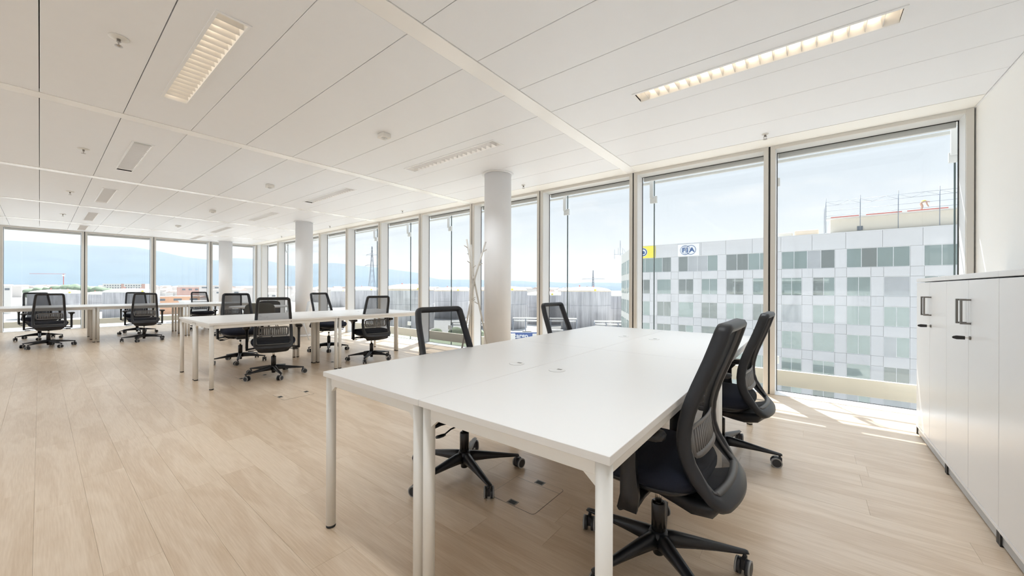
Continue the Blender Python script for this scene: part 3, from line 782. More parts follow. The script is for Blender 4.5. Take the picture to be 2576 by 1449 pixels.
# u, v, forward direction (fu, fv), base phase (deg, in u-v plane), dz, label
chairs = [
 (.492, 1.603, (1, .02), 6, 0.0, 'black mesh task chair nearest the camera, seen from behind at the right'),
 (.480, 2.912, (1, .03), 30, -.03, 'black mesh task chair on the right by the window, behind the nearest one'),
 (1.664, 1.628, (-1, -.10), 57, -.005, 'black mesh task chair at the left side of the front desk, base under the desk'),
 (1.720, 3.14, (-1, .0), 20, -.02, 'black mesh chair back showing over the far edge of the front desks'),
 (5.445, 1.888, (.945, .328), 42, 0, 'black mesh task chair in the centre left, back to the camera at the middle desks'),
 (6.872, 1.925, (-1, -.06), 57, .03, 'black mesh task chair facing the camera across the left end of the middle desks'),
 (5.482, 3.298, (.985, .17), 12, .0, 'black mesh task chair at the window end of the middle desks, back to the camera'),
 (6.908, 3.300, (-.97, .24), 63, .03, 'black mesh task chair facing the camera on the far side near the second column'),
 (11.333, .105, (1, -.05), 9, .0, 'leftmost black mesh task chair, back to the camera at the far left desks'),
 (13.20, .000, (-.97, .2), 36, .0, 'black mesh chair half hidden behind the leftmost chair, across the far desks'),
 (11.19, 1.395, (1, .05), 63, .0, 'black mesh task chair with patterned reflections at the far left desks, second from left'),
 (13.10, 1.51, (-1, .0), 33, .0, 'black mesh chair mostly hidden behind the second chair from the left'),
 (13.15, 2.80, (-1, .08), 20, .0, 'black mesh task chair on the far side of the far desks by the end windows'),
 (10.95, 2.86, (.99, .1), 48, -.03, 'black mesh chair seen through the mesh of the chair at the middle desks'),
]
for i, (u, v, (fu, fv), ph, dz, lab) in enumerate(chairs):
    c = proto if i == 0 else copy_chair(proto)
    head = math.atan2(fv, -fu) - PI/2           # local +y is forward
    c.location = W(u, v, 0); c.rotation_euler = (0, 0, head); tag(c, lab, 'chair', GC)
    k = 0
    for ch in CH[c.name]:
        nm = ch.name.split('.')[0]
        if nm == 'leg':
            a = math.radians(ph+72*k); k += 1
            ch.rotation_euler = (0, 0, math.atan2(math.sin(a), -math.cos(a)) - head)
            for g in CH.get(ch.name, []): g.rotation_euler = (0, 0, random.uniform(0, 6.28))
        elif nm not in ('gas_column', 'hub', 'piston'): ch.location.z = dz
        if i == 3 and nm == 'x': pass

# ================================================================ CABINETS
CF = -.662
def cabinet(v0, v1, lab, key=True):
    t = empty('storage_cabinet', W((CF+UR)/2, (v0+v1)/2, 0)); tag(t, lab, 'cabinet', 'white storage cabinets along the right wall')
    part('carcass', MB().ubox(CF-.020, UR+.004, v0+.001, v1-.001, .062, 1.192), M['cab'], t)
    part('top_panel', MB().ubox(CF+.002, UR+.004, v0+.0008, v1-.0008, 1.197, 1.224), M['cab'], t, bevel=.002)
    part('plinth', MB().ubox(CF-.006, UR+.02, v0+.006, v1-.006, .010, .060), M['plinth'], t)
    for vv in (v0+.012, v1-.012): part('adjusting_foot', MB().ubox(CF+.0005, CF-.03, vv-.010, vv+.010, 0, .056), M['foot'], t)
    part('bottom_edge', MB().ubox(CF+.001, CF-.02, v0+.001, v1-.001, .058, .074), M['cab'], t)
    mid = (v0+v1)/2
    for a, b, s in ((v0, mid, -1), (mid, v1, 1)):
        d = part('door', MB().ubox(CF, CF-.018, a+.0022, b-.0022, .077, 1.190), M['cab'], t, bevel=.0015)
        if s > 0 and not key: continue
        hv = mid+s*.038
        h = MB(); z0, z1 = .955, 1.089; w_ = .006
        h.ubox(CF+.030, CF+.038, hv-w_, hv+w_, z0, z1); h.ubox(CF, CF+.030, hv-w_, hv+w_, z0, z0+.009); h.ubox(CF, CF+.030, hv-w_, hv+w_, z1-.009, z1)
        o = centered(h); h.build('handle', M['handle'], d, o-t.location-d.location)
        if s < 0 and key:
            lk = MB(); lk.cyl(W(CF, hv, .884), W(CF+.006, hv, .884), .010, n=16)
            o = centered(lk); l = lk.build('lock', M['handle'], d, o-t.location-d.location)
    if key:
        hv = mid-.038
        k_ = MB(); k_.cur = 1; k_.ubox(CF+.005, CF+.022, hv-.0012, hv+.0012, .880, .888)
        pts = [(.020, -.009), (.050, -.010), (.062, -.006), (.066, 0), (.062, .006), (.050, .010), (.020, .009)]
        k_.cur = 0; k_.prism(pts, hv-.004, hv+.004, lambda a, b, h: Vector((-(CF+a), h, .884+b)))
        kk = thing_mesh('cabinet_key', k_, [M['foot'], M['chrome']], 'black key hanging in the lock of the ' + ('far' if v0 > 3 else 'second') + ' white cabinet', 'key', 'keys in the cabinet locks', bevel=.0012)
    return t
cabinet(3.4985, 4.3265, 'white two-door storage cabinet farthest away, next to the right window')
cabinet(2.671, 3.4985, 'second white two-door storage cabinet from the window on the right wall')
cabinet(1.844, 2.671, 'white storage cabinet at the right edge, cut by the photo border', False)

# ================================================================ COAT RACK
ru, rv = 3.43, 3.52
t = empty('coat_rack', W(ru, rv, 0)); tag(t, 'slim white twig-like coat rack standing in front of the nearest column', 'coat rack')
view = Vector((-st_, ct, 0)); right = Vector((ct, st_, 0))       # camera forward and right on the floor
c0 = W(ru, rv, 0); zc = 1.272
rods = [(-.095, -.02, .265, -.05), (.150, .0, -.215, -.03), (-.050, .07, -.09, -.13)]  # top right/fwd, foot right/fwd
offs = [(-.005, .012), (.012, -.012), (-.018, -.0)]
for i, (tx, ty, fx, fy) in enumerate(rods):
    ox, oy = offs[i]
    A = c0 + right*tx + view*ty + Vector((0, 0, 1.775-.03*i)); B = c0 + right*ox + view*oy + Vector((0, 0, zc)); D = c0 + right*fx + view*(-abs(fy)) + Vector((0, 0, .0))
    m = MB().tube([D, D*.5+B*.5, B, A], [.0115, .0115, .0115, .0115], 12); rod = part('pole', m, M['rack'], t)
    for s_, (z_, sg, ln) in enumerate(((1.66-.05*i, -1 if tx < 0 else 1, .065), (1.46-.03*i, -1 if i == 0 else 1, .06), (.93+.03*i, 1 if fx < 0 else -1, .07))):
        if z_ > zc: q = B + (A-B)*((z_-zc)/(A.z-zc))
        else: q = D + (B-D)*(z_/zc)
        e = q + right*sg*ln*.8 + view*(.02 if i % 2 else -.02) + Vector((0, 0, .035))
        pg = MB().tube([q, e], [.007, .0065], 8); o = centered(pg); pg.build('peg', M['rack'], rod, o-t.location-rod.location)
part('knot', MB().lathe([(.012, zc-.02), (.020, zc-.012), (.020, zc+.012), (.012, zc+.02)], 12, (c0.x, c0.y)), M['rack'], t)

# ================================================================ CAFE CORNER
cu, cv = 9.37, 3.0
t = empty('cafe_table', W(cu, cv, 0)); tag(t, 'round white cafe table among dark shell chairs behind the middle desks', 'table')
part('tabletop', MB().lathe([(.54, .716), (.56, .722), (.56, .738), (.552, .742)], 48, (-cu, cv)), M['laminate'], t)
part('pedestal', MB().lathe([(.035, .03), (.032, .70), (.09, .716)], 20, (-cu, cv)), M['deskmetal'], t)
part('foot_plate', MB().lathe([(.28, 0), (.28, .012), (.06, .03)], 36, (-cu, cv)), M['deskmetal'], t)
def shell_chair(u, v, fu, fv, mat, legm, lab, top=.83, hw_=.235):
    t = empty('shell_chair', W(u, v, 0), math.atan2(fv, -fu)-PI/2); tag(t, lab, 'chair', 'shell chairs around the cafe table')
    m = MB(); m.smooth = True
    prof = [(.22, .425), (.16, .445), (.05, .435), (-.08, .43), (-.16, .45), (-.205, .51), (-.228, .60), (-.245, .70), (-.258, .79), (-.262, top)]
    nu = 12; rows = []
    for k, (y, z) in enumerate(prof):
        f = k/(len(prof)-1); h = hw_*(.92 if k in (0,) else 1) * (1 - (.16 if k == len(prof)-1 else (.03 if k == len(prof)-2 else 0)))
        row = []
        for i in range(nu+1):
            x = -h+2*h*i/nu; e = abs(x/h)
            row.append((x, y + (.05*e**2.4 if f > .45 else 0), z + (.045*e**2.6 if f <= .5 else 0) - (.035*e**8 if k == len(prof)-1 else 0)))
        rows.append(row)
    m.rings(rows, closed=False, cap=False); m.build('shell', mat, t, recalc=False, solid=.016, subd=1)
    for sx_ in (-1, 1):
        for sy_ in (-1, 1):
            m = MB().tube([(sx_*.13, sy_*.10-.01, .425), (sx_*.225, sy_*.22-.01, .004)], [.011, .008], 10); m.build('leg', legm, t)
    m = MB().box((-.14, -.12, .412), (.14, .11, .424)); m.build('seat_support', legm, t, bevel=.003)
    return t
shell_chair(8.49, 2.71, .85, .30, M['olive'], M['handle'], 'olive grey shell chair with its back to the camera at the cafe table', .845, .25)
shell_chair(10.20, 3.42, -.9, -.42, M['char'], M['handle'], 'dark charcoal shell chair on the far side of the cafe table', .82)
shell_chair(8.80, 3.50, .35, -.93, M['white_shell'], M['white_shell'], 'white shell chair in side view beside the second column', .845, .21)

# ================================================================ OUTSIDE
GZ = -20.0
thing_mesh('ground', MB().ubox(-3000, 9500, -6000, 12000, GZ-1, GZ), M['ground'], kind='structure')
# ---- office building opposite
BU, BV = 18.578, 59.44     # facade plane v = BV, abscissa a = BU - u
def A_(a): return BU-a
bld = empty('office_building', W(A_(18), BV+9, GZ)); tag(bld, 'pale concrete office block with rows of square windows outside at right', 'building')
def bp(nm, mb, mat, **k): return part(nm, mb, mat, bld, **k)
m = MB(); cu_, cv_ = 22.8, BV+.12; eu_, ev_ = 29.0, 71.0
m.prism([(-cu_, cv_), (40.0, cv_), (40.0, BV+22), (-eu_+2.0, BV+22), (-eu_, ev_)], GZ, 7.7, lambda a, b, z: Vector((a, b, z)))
bp('core', m, M['conc2'])
PT = 3.1365; WW = 2.087; FH = 3.4; WH = 2.2596; ZT = 2.619
a_min, a_max = -4.2, 40
cols = list(range(-1, 12)); rows = list(range(0, 6))
def panel(a0, a1, z0, z1):
    g = .012
    return MB().ubox(A_(a1)+g, A_(a0)-g, BV, BV+.16, z0+g, z1-g)
pan_me = {}
def add_panel(a0, a1, z0, z1):
    key = (round(a1-a0, 3), round(z1-z0, 3))
    if key not in pan_me:
        x, z = (a1-a0)/2-.012, (z1-z0)/2-.012; pan_me[key] = MB().box((-x, 0, -z), (x, .16, z)).data('cladding_panel', M['conc'])
    mk('cladding_panel', pan_me[key], bld, W(A_((a0+a1)/2), BV, (z0+z1)/2)-bld.location)
npan = 0
for r in rows:
    zt = ZT-FH*r; zb = zt-WH; zn = zt-FH
    for c in cols:
        a0 = c*PT; a1 = a0+WW; a2 = a0+PT
        add_panel(a0, a1, zn, zb); add_panel(a1, a2, zn, zb); add_panel(a1, a2, zb, zt)
    add_panel(-4.2, -PT, zn, zt)
bp('lower_storeys', MB().ubox(A_(a_max), A_(a_min), BV, BV+.2, GZ, ZT-FH*6), M['conc'])
# top storey band
add_rows = []
T0, T1 = 3.705, 5.965; big = [(-3.15+6.27*i, 2.105+6.27*i) for i in range(-0, 6)]
for (a0, a1) in big: add_panel(a1, a1+1.02, T0, T1)
add_panel(-4.2, -3.15, T0, T1)
for c in range(-1, 12): add_panel(c*PT, c*PT+WW, ZT, T0); add_panel(c*PT+WW, (c+1)*PT, ZT, T0)
for (a0, a1) in [(-4.2, -.25), (-.25, 3.09)] + [(3.09+3.13*i, 3.09+3.13*(i+1)) for i in range(0, 11)]: add_panel(a0, a1, T1, 7.88)
bp('parapet_cap', MB().ubox(A_(38), A_(-4.2), BV-.03, BV+.35, 7.875, 7.95), M['alu'])
rnd2 = random.Random(3)
def office_window(a0, a1, z0, z1, n, mats):
    fr = MB(); f = .05
    fr.ubox(A_(a1), A_(a0), BV+.05, BV+.11, z0, z0+f); fr.ubox(A_(a1), A_(a0), BV+.05, BV+.11, z1-f, z1)
    W_ = (a1-a0)/n
    for i in range(n+1): c = min(max(a0+W_*i, a0+f/2), a1-f/2); fr.ubox(A_(c+f/2), A_(c-f/2), BV+.05, BV+.11, z0+f, z1-f)
    w_ = bp('window', fr, M['alu'])
    for i in range(n):
        q = MB().ubox(A_(a0+W_*(i+1)), A_(a0+W_*i), BV+.075, BV+.085, z0, z1); o = centered(q); q.build('pane', mats[i % len(mats)], w_, o-bld.location-w_.location)
pal = {'t': M['pane_teal'], 'd': M['pane_dark'], 'b': M['pane_blind']}
pat = ['dtdtdttdtbtt', 'tdtdtdbtttdt', 'tdddtdtttbtt', 'tttbtttttdtt', 'ddtdtdddbbtt', 'tbtddtdbtbtt']
for r in rows:
    zt = ZT-FH*r
    for c in cols:
        k = pat[r][(c+1) % 12]; two = 2 if (c*5+r*3) % 4 else 1
        office_window(c*PT, c*PT+WW, zt-WH, zt, two, [pal[k]] if rnd2.random() < .7 else [pal[k], pal['t']])
tops = ['tttd', 'dbbt', 'ddtt', 'ttbd', 'tdtt', 'tttt']
for (a0, a1), s in zip(big, tops): office_window(a0, a1, T0, T1, 4, [pal[q] for q in s])
# narrow windows of the angled flank at the left corner
d_ = Vector((-(eu_-cu_), ev_-cv_, 0)).normalized(); n_ = Vector((-d_.y, d_.x, 0))
fl_len = math.hypot(eu_-cu_, ev_-cv_)
for z0, z1 in [(T0, T1)] + [(ZT-FH*r-WH, ZT-FH*r) for r in range(6)]:
    for k, s0 in enumerate((.9, 3.2, 6.1, 8.6, 10.9)):
        if k > 4: continue
        P0 = Vector((-cu_, cv_, 0)) + d_*s0
        rot = Matrix.Translation(P0) @ Matrix.Rotation(math.atan2(d_.y, d_.x), 4, 'Z')
        m = MB().box((0, -.04, z0), (1.5, .04, z1), rot); bp('flank_window', m, M['pane_teal'])
# penthouse and scaffold, roof clutter
ph = MB().ubox(A_(40), A_(20.5), BV+.6, BV+9, 7.9, 9.62); bp('penthouse', ph, M['cream'])
bp('penthouse_edge', MB().ubox(A_(40), A_(20.1), BV-.2, BV+1.2, 9.60, 9.72), M['white_out'])
bp('window', MB().ubox(A_(23.4), A_(22.9), BV+.55, BV+.62, 8.1, 8.6), M['winout'])
for a, b in ((20.5, 23.0), (23.6, 26.5), (26.9, 29.9), (30.6, 34)): bp('red_edge_board', MB().ubox(A_(b), A_(a), BV-.26, BV-.2, 9.72, 9.80), M['red'])
sc = empty('scaffold', W(A_(26), BV-.5, 7.9)); tag(sc, 'steel scaffold railing along the roof edge of the office block', 'scaffold')
for i, a in enumerate((20.04, 23.1, 26.19, 29.27, 32.4, 35.5)):
    part('post', MB().cyl(W(A_(a), BV-.35, 7.95), W(A_(a), BV-.35, 12.1), .035, n=8), M['scaff'], sc)
    part('post', MB().cyl(W(A_(a)+.12, BV+.45, 7.95), W(A_(a)+.12, BV+.45, 11.2), .03, n=8), M['scaff'], sc) if i == 0 else None
for z in (9.95, 10.55, 11.2, 11.65): part('rail', MB().cyl(W(A_(20.0), BV-.35, z), W(A_(35.6), BV-.35, z), .018, n=6), M['scaff'], sc)
for i, a in enumerate((20.04, 23.1, 26.19, 29.27, 32.4)):
    for k in range(3):
        x0 = a+k*1.03; part('brace', MB().cyl(W(A_(x0), BV-.35, 11.2 if k % 2 else 11.65), W(A_(x0+1.03), BV-.35, 11.65 if k % 2 else 11.2), .012, n=5), M['scaff'], sc)
# roof tarps / boxes left of the penthouse
for a0, a1, z1, mm, lab, cat in ((15.3, 16.8, 8.45, 'cream', 'pale covered stack on the roof next to the window post', 'roof stack'), (17.0, 19.4, 8.62, 'dome', 'cream tarpaulin covered stack on the roof left of the scaffold', 'roof stack')):
    thing_mesh('covered_stack', MB().ubox(A_(a1), A_(a0), BV+.6, BV+2.0, 7.72, z1), M[mm], lab, cat, bevel=.15, seg=3)
# roof workers
def worker(a, zf, bend, name_lab):
    t = empty('person', W(A_(a), BV+.2, zf)); tag(t, name_lab, 'person')
    B = lambda x, y, z: Vector((-A_(a)+x, BV+.2+y, zf+z))
    def skin_mesh(nm, nodes, edg, mat):
        me = bpy.data.meshes.new(nm); me.from_pydata([tuple(B(*n[:3])-t.location) for n in nodes], edg, []); o = mk(nm, me, t)
        md = o.modifiers.new('skin', 'SKIN'); 
        for i, n in enumerate(nodes): me.skin_vertices[0].data[i].radius = (n[3], n[3])
        me.skin_vertices[0].data[0].use_root = True
        sb = o.modifiers.new('sub', 'SUBSURF'); sb.levels = 1; sb.render_levels = 1; me.materials.append(mat); return o
    if bend:
        nodes = [(0, 0, .88, .15), (.22, 0, 1.02, .15), (.42, 0, .98, .14), (.55, 0, .92, .06), (.68, 0, .88, .10), (.40, .16, .92, .05), (.48, .18, .62, .045), (.60, .16, .38, .04), (.40, -.16, .92, .05), (.44, -.18, .62, .045), (.55, -.16, .38, .04),
                 (-.02, .12, .80, .09), (.10, .14, .45, .07), (.0, .14, .05, .05), (-.02, -.12, .80, .09), (.12, -.14, .45, .07), (.02, -.14, .05, .05)]
    else:
        nodes = [(0, 0, .95, .14), (0, 0, 1.2, .15), (0, 0, 1.42, .12), (0, 0, 1.52, .055), (0, 0, 1.66, .10), (.2, 0, 1.38, .05), (.26, .05, 1.1, .045), (.2, .2, .95, .04), (-.2, 0, 1.38, .05), (-.26, .05, 1.1, .045), (-.2, .2, .95, .04),
                 (.1, 0, .85, .09), (.11, .03, .48, .07), (.11, 0, .05, .05), (-.1, 0, .85, .09), (-.11, .03, .48, .07), (-.11, 0, .05, .05)]
    e = [(0, 1), (1, 2), (2, 3), (3, 4), (2, 5), (5, 6), (6, 7), (2, 8), (8, 9), (9, 10), (0, 11), (11, 12), (12, 13), (0, 14), (14, 15), (15, 16)]
    skin_mesh('body', nodes, e, M['jeans'] if not bend else M['skin'])
    i1 = [(n[0], n[1], n[2], n[3]+.025) for n in nodes[:3]]
    skin_mesh('vest', i1, [(0, 1), (1, 2)], M['vest'] if bend else M['conc2'])
worker(28.0, 9.72, True, 'person bending over in a yellow vest on the office roof edge')
worker(31.6, 9.72, False, 'person standing in dark clothes on the office roof edge')
# rooftop aerial at the left corner
an = empty('roof_aerial', W(29.4, 71.4, 7.7)); tag(an, 'small roof aerial with struts at the left corner of the office block', 'aerial')
for p, q, r in (((0, 0, 0), (0, 0, 3.0), .05), ((0, 0, 2.4), (-2.0, -2.2, .2), .025), ((-.5, 0, .3), (1.3, 0, .3), .03), ((1.2, 0, -.6), (1.2, 0, 1.3), .03), ((.4, 0, .2), (.4, 0, 1.6), .025), ((-1.0, -1.3, .0), (-1.0, -1.3, 1.3), .03)):
    part('strut', MB().cyl(W(29.4+p[0], 71.4+p[1], 7.7+p[2]), W(29.4+q[0], 71.4+q[1], 7.7+q[2]), r, n=6), M['scaff'], an)
# ---- signs on the parapet
def text_mesh(s, size, ext, bold=0.0):
    cu = bpy.data.curves.new('t', 'FONT'); cu.body = s; cu.size = size; cu.extrude = ext; cu.offset = bold; cu.align_x = 'CENTER'; cu.align_y = 'CENTER'; cu.resolution_u = 3; cu.space_character = 1.34 if bold and len(s) == 3 else 1.0
    o = bpy.data.objects.new('t', cu); C.objects.link(o); dg = bpy.context.evaluated_depsgraph_get(); me = bpy.data.meshes.new_from_object(o.evaluated_get(dg)); bpy.data.objects.remove(o); return me
def sign_board(a0, a1, z0, z1, mat, lab):
    t = empty('wall_sign', W(A_((a0+a1)/2), BV-.06, (z0+z1)/2)); tag(t, lab, 'sign')
    part('board', MB().ubox(A_(a1), A_(a0), BV-.12, BV-.01, z0, z1), mat, t); return t
s1 = sign_board(3.09, 6.0, 5.98, 7.74, M['sign_white'], 'white sign with blue FiA letters in a ringed emblem on the office parapet')
def ring_mb(cx, cz, r, w_, dashed=False, n=48, y=0):
    m = MB(); 
    for i in range(n):
        if dashed and i % 2: continue
        a0, a1 = 2*PI*i/n, 2*PI*(i+1)/n
        b = len(m.v)
        for rr in (r-w_, r):
            for a in (a0, a1): m.v.append(Vector((cx+rr*math.cos(a), y, cz+rr*math.sin(a))))
        for rr in (r-w_, r):
            for a in (a0, a1): m.v.append(Vector((cx+rr*math.cos(a), y+.03, cz+rr*math.sin(a))))
        for q in ((0, 1, 3, 2), (4, 6, 7, 5), (0, 4, 5, 1), (2, 3, 7, 6), (0, 2, 6, 4), (1, 5, 7, 3)): m.face([b+x for x in q])
    return m
sy = -.11
def on_sign(nm, mb, mat, t): return mb.build(nm, mat, t)
on_sign('emblem_ring', ring_mb(-.42, 0, .70, .035, y=sy), M['sign_blue'], s1)
on_sign('emblem_gear', ring_mb(.34, 0, .70, .05, True, 72, y=sy), M['sign_blue'], s1)
on_sign('emblem_ring', ring_mb(.34, 0, .645, .02, y=sy), M['sign_blue'], s1)
mm_ = MB().box((-.44, sy, -.68), (-.415, sy+.03, .68)); on_sign('emblem_meridian', mm_, M['sign_blue'], s1)
for q in (.28, .5):
    e = MB(); 
    for i in range(24):
        for sg in (-1, 1):
            a0, a1 = -PI/2+PI*i/24, -PI/2+PI*(i+1)/24
            e.cyl((-.42+sg*q*math.cos(a0), sy+.015, .66*math.sin(a0)), (-.42+sg*q*math.cos(a1), sy+.015, .66*math.sin(a1)), .009, n=4, caps=False)
    on_sign('emblem_meridian', e, M['sign_blue'], s1)
me = text_mesh('FiA', .90, .03, .022); me.materials.append(M['sign_blue']); o = mk('lettering', me, s1, (-.03, -.085, -.02)); o.rotation_euler = (PI/2, 0, 0); o.scale = (1.10, 1, 1)
s2 = sign_board(-3.95, -.25, 5.98, 7.82, M['yellow'], 'yellow sign with a round blue and white emblem on the office parapet')
m = MB(); m.cyl((0, sy, 0), (0, sy+.06, 0), .68, n=40); on_sign('emblem_disc', m, M['sign_white'], s2)
on_sign('emblem_ring', ring_mb(0, 0, .62, .16, y=sy-.02), M['sign_blue'], s2)
me = text_mesh('e', .95, .03, .03); me.materials.append(M['sign_blue']); o = mk('lettering', me, s2, (.05, -.12, .02)); o.rotation_euler = (PI/2, 0, 0)

# ---- storage tanks
tanks = [(93.6, 181.1, -.4, 13.1, 2.3, 'dome', 'big stained concrete storage tank right of the nearest column, pylon behind it'),
 (131.3, 157.5, -.2, 13.2, 2.4, 'dome', 'stained concrete storage tank just right of the nearest column, lorries before it'),
 (167.5, 122.3, -.1, 13.3, 3.2, 'dome', 'wide concrete storage tank behind the window end of the middle desks'),
 (201.9, 184.4, -.9, 12.2, 2.6, 'dome', 'concrete storage tank seen behind the coat rack'),
 (278.2, 162.1, -.9, 11.8, 3.0, 'dome_white', 'white-roofed storage tank below the tall lattice pylon'),
 (412.1, 209.0, -2.7, 9.5, 3.0, 'dome_white', 'small white-roofed storage tank far off beside the second column'),
 (127.2, 192.7, -3.0, 11.9, 2.2, 'dome_white', 'low white-roofed tank between the two big stained tanks'),
 (82.5, 215.5, -3.2, 12.0, 2.2, 'dome_white', 'low white-roofed tank at the left corner of the office block'),
 (407.7, 8.2, -3.3, 13.5, 2.6, 'dome_white', 'white-roofed storage tank behind the leftmost task chairs'),
 (489.9, 32.2, -5.3, 8.4, 2.4, 'dome_white', 'small white-roofed tank just right of the first end mullion'),
 (353.6, 38.3, -2.2, 13.5, 2.4, 'dome_white', 'white-roofed storage tank below the white apartment block')]
for (u, v, zr, r, dh, dm, lab) in tanks:
    t = empty('storage_tank', W(u, v, GZ)); tag(t, lab, 'storage tank', 'concrete storage tanks outside the windows'); c = (-u, v)
    part('tank_wall', MB().lathe([(r, GZ), (r, zr)], 56, c, False), M['tank'], t)
    pr = [(r*1.005, zr), (r*1.005, zr+.25)] + [(r*math.cos(a), zr+.25+dh*math.sin(a)) for a in [PI/2*k/8 for k in range(1, 8)]] + [(.3, zr+.25+dh)]
    part('tank_roof', MB().lathe(pr, 56, c), M[dm], t)
    part('wall_band', MB().lathe([(r+.02, zr-7.2), (r+.12, zr-7.2), (r+.12, zr-7.0), (r+.02, zr-7.0)], 56, c, False, False), M['tank'], t)
    to = Vector((u, -v, 0)).normalized()        # toward the camera
    n = 20
    rl = MB()
    for k in range(n):
        a = 2*PI*k/n; p = Vector((c[0]+r*math.cos(a), c[1]+r*math.sin(a), zr+.25)); rl.cyl(p, p+Vector((0, 0, 1.0)), .03, n=4)
    for z in (.55, 1.0):
        for k in range(40):
            a, b = 2*PI*k/40, 2*PI*(k+1)/40; rl.cyl((c[0]+r*math.cos(a), c[1]+r*math.sin(a), zr+.25+z), (c[0]+r*math.cos(b), c[1]+r*math.sin(b), zr+.25+z), .02, n=3, caps=False)
    part('handrail', rl, M['scaff'], t)
    p = Vector((c[0], c[1], 0)) + to*(r+.1) + Vector((-to.y, to.x, 0))*r*.35
    q = MB(); rot = Matrix.Translation(Vector((p.x, p.y, zr+.9)) - to*(r*.07)) @ Matrix.Rotation(math.atan2(to.y, to.x)+PI/2, 4, 'Z'); q.box((-.55, -.05, -.45), (.55, .05, .45), rot); part('marker_plate', q, M['yellow'], t)
    for k, (dx, hgt) in enumerate(((-.25, 1.6), (.05, 1.3), (.3, 1.2))):
        p2 = Vector((c[0], c[1], zr+dh*.6)) + Vector((-to.y, to.x, 0))*r*dx
        part('roof_vent', MB().cyl(p2, p2+Vector((0, 0, hgt)), .18, n=8).cyl(p2+Vector((0, 0, hgt)), p2+Vector((0, 0, hgt+.35)), .45, .2, n=8), M['red'] if k != 1 else M['scaff'], t)

# ---- pylons
def pylon(u, v, h, arms, lab, ang, lean=.085, tk=1.0):
    t = empty('lattice_pylon', W(u, v, GZ)); tag(t, lab, 'pylon', 'electricity pylons outside'); b = W(u, v, GZ)
    R3 = Matrix.Rotation(ang, 3, 'Z')
    def pt(x, y, z): return b + R3 @ Vector((x, y, z))
    def wd(z): f = z/h; return (h*lean)*(1-f)**1.4*1.0 + .35
    legs = MB(); n = 12; zs = [h*(1-(1-i/n)**1.15) for i in range(n+1)]
    for sx_ in (-1, 1):
        for sy_ in (-1, 1):
            m = MB().tube([pt(sx_*wd(z), sy_*wd(z), z) for z in zs], .16*tk, 4); part('leg', m, M['scaff'], t)
    br = MB()
    for a, c in zip(zs, zs[1:]):
        wa, wc = wd(a), wd(c)
        for s in (-1, 1):
            br.cyl(pt(-wa, s*wa, a), pt(wc, s*wc, c), .07*tk, n=3, caps=False); br.cyl(pt(wa, s*wa, a), pt(-wc, s*wc, c), .07*tk, n=3, caps=False)
            br.cyl(pt(s*wa, -wa, a), pt(s*wc, wc, c), .07*tk, n=3, caps=False); br.cyl(pt(s*wa, wa, a), pt(s*wc, -wc, c), .07*tk, n=3, caps=False)
    part('bracing', br, M['scaff'], t)
    for z, L in arms:
        for s in (-1, 1):
            w0 = wd(z); m = MB(); tip = pt(s*L, 0, z+.2)
            for y in (-1, 1): m.cyl(pt(s*w0, y*w0, z), tip, .10*tk, n=4); m.cyl(pt(s*w0, y*w0, z+1.8), tip, .08*tk, n=4)
            m.cyl(tip, tip-Vector((0, 0, 1.8)), .12, n=4); part('cross_arm', m, M['scaff'], t)
    return t
pylon(317, 642, 55.4, [(39.0, 21)], 'distant lattice pylon with one wide arm above the big right tank', .3, .055, 2.4)
pylon(384, 231.3, 68, [(46, 7.5), (58, 6.0)], 'tall lattice pylon seen through the window between the columns', .8, .07, 1.3)

# ---- town, blocks, trees, hills
apt = empty('apartment_block', W(744, 72, GZ)); tag(apt, 'long white apartment block with many windows below the mountain at left', 'building')
da = (Vector((-721.5, 90.9, 0)) - Vector((-767.7, 54.2, 0))); la = da.length; ra = Matrix.Translation((-767.7, 54.2, 0)) @ Matrix.Rotation(math.atan2(da.y, da.x), 4, 'Z')
part('wall', MB().box((0, 0, GZ), (la, 12, 6), ra), M['white_out'], apt)
part('red_bay', MB().box((la*.44, -.3, GZ), (la*.50, 0, 6), ra), M['brick'], apt); part('red_bay', MB().box((la*.92, -.3, GZ), (la, 0, 6), ra), M['brick'], apt)
for i in range(15):
    for z in (-3.2, -.2, 2.8):
        x = la*(.04+.93*i/15)
        if .42 < x/la < .5: continue
        part('window', MB().box((x, -.15, z), (x+1.9, 0, z+1.5), ra), M['winout'], apt)
def block(u, v, su, sv, z0, z1, mat, lab, roof=None, rz=0.0):
    t = empty('distant_building', W(u, v, GZ)); tag(t, lab, 'building')
    r_ = Matrix.Translation(W(u, v, 0)) @ Matrix.Rotation(rz, 4, 'Z')
    part('wall', MB().box((-su/2, -sv/2, z0), (su/2, sv/2, z1), r_), M[mat], t)
    part('roof', MB().box((-su/2-.4, -sv/2-.4, z1), (su/2+.4, sv/2+.4, z1+.5), r_), M[roof or 'white_out'], t)
    for k in range(3): 
        x = su/2+.06; y = -sv/2+sv*(k+.35)/3
        part('window', MB().box((x-.05, y, z1-3.2), (x+.1, y+sv/6, z1-1.6), r_), M['winout'], t)
block(528, 100, 14, 16, GZ, 1.4, 'brick', 'pinkish red tower block in the town, right of the second end mullion')
block(404, 68, 12, 30, GZ, -6.2, 'orange', 'low orange-walled warehouse behind the far desks')
block(300, 60, 16, 12, GZ, -7.5, 'white_out', 'small white shed in front of the orange warehouse')
block(498, -21, 12, 14, GZ, 1.8, 'white_out', 'white flat-roofed block at the far left edge of the end windows')
block(470, 118, 14, 22, GZ, -1.5, 'town', 'beige block behind the third round column')
block(430, 145, 20, 18, GZ, -4.5, 'white_out', 'white block right of the third round column')
block(620, 130, 30, 40, GZ, 3.5, 'town', 'pale long block on the skyline left of the far column')
rt = random.Random(11)
tw = MB(); tr_ = MB()
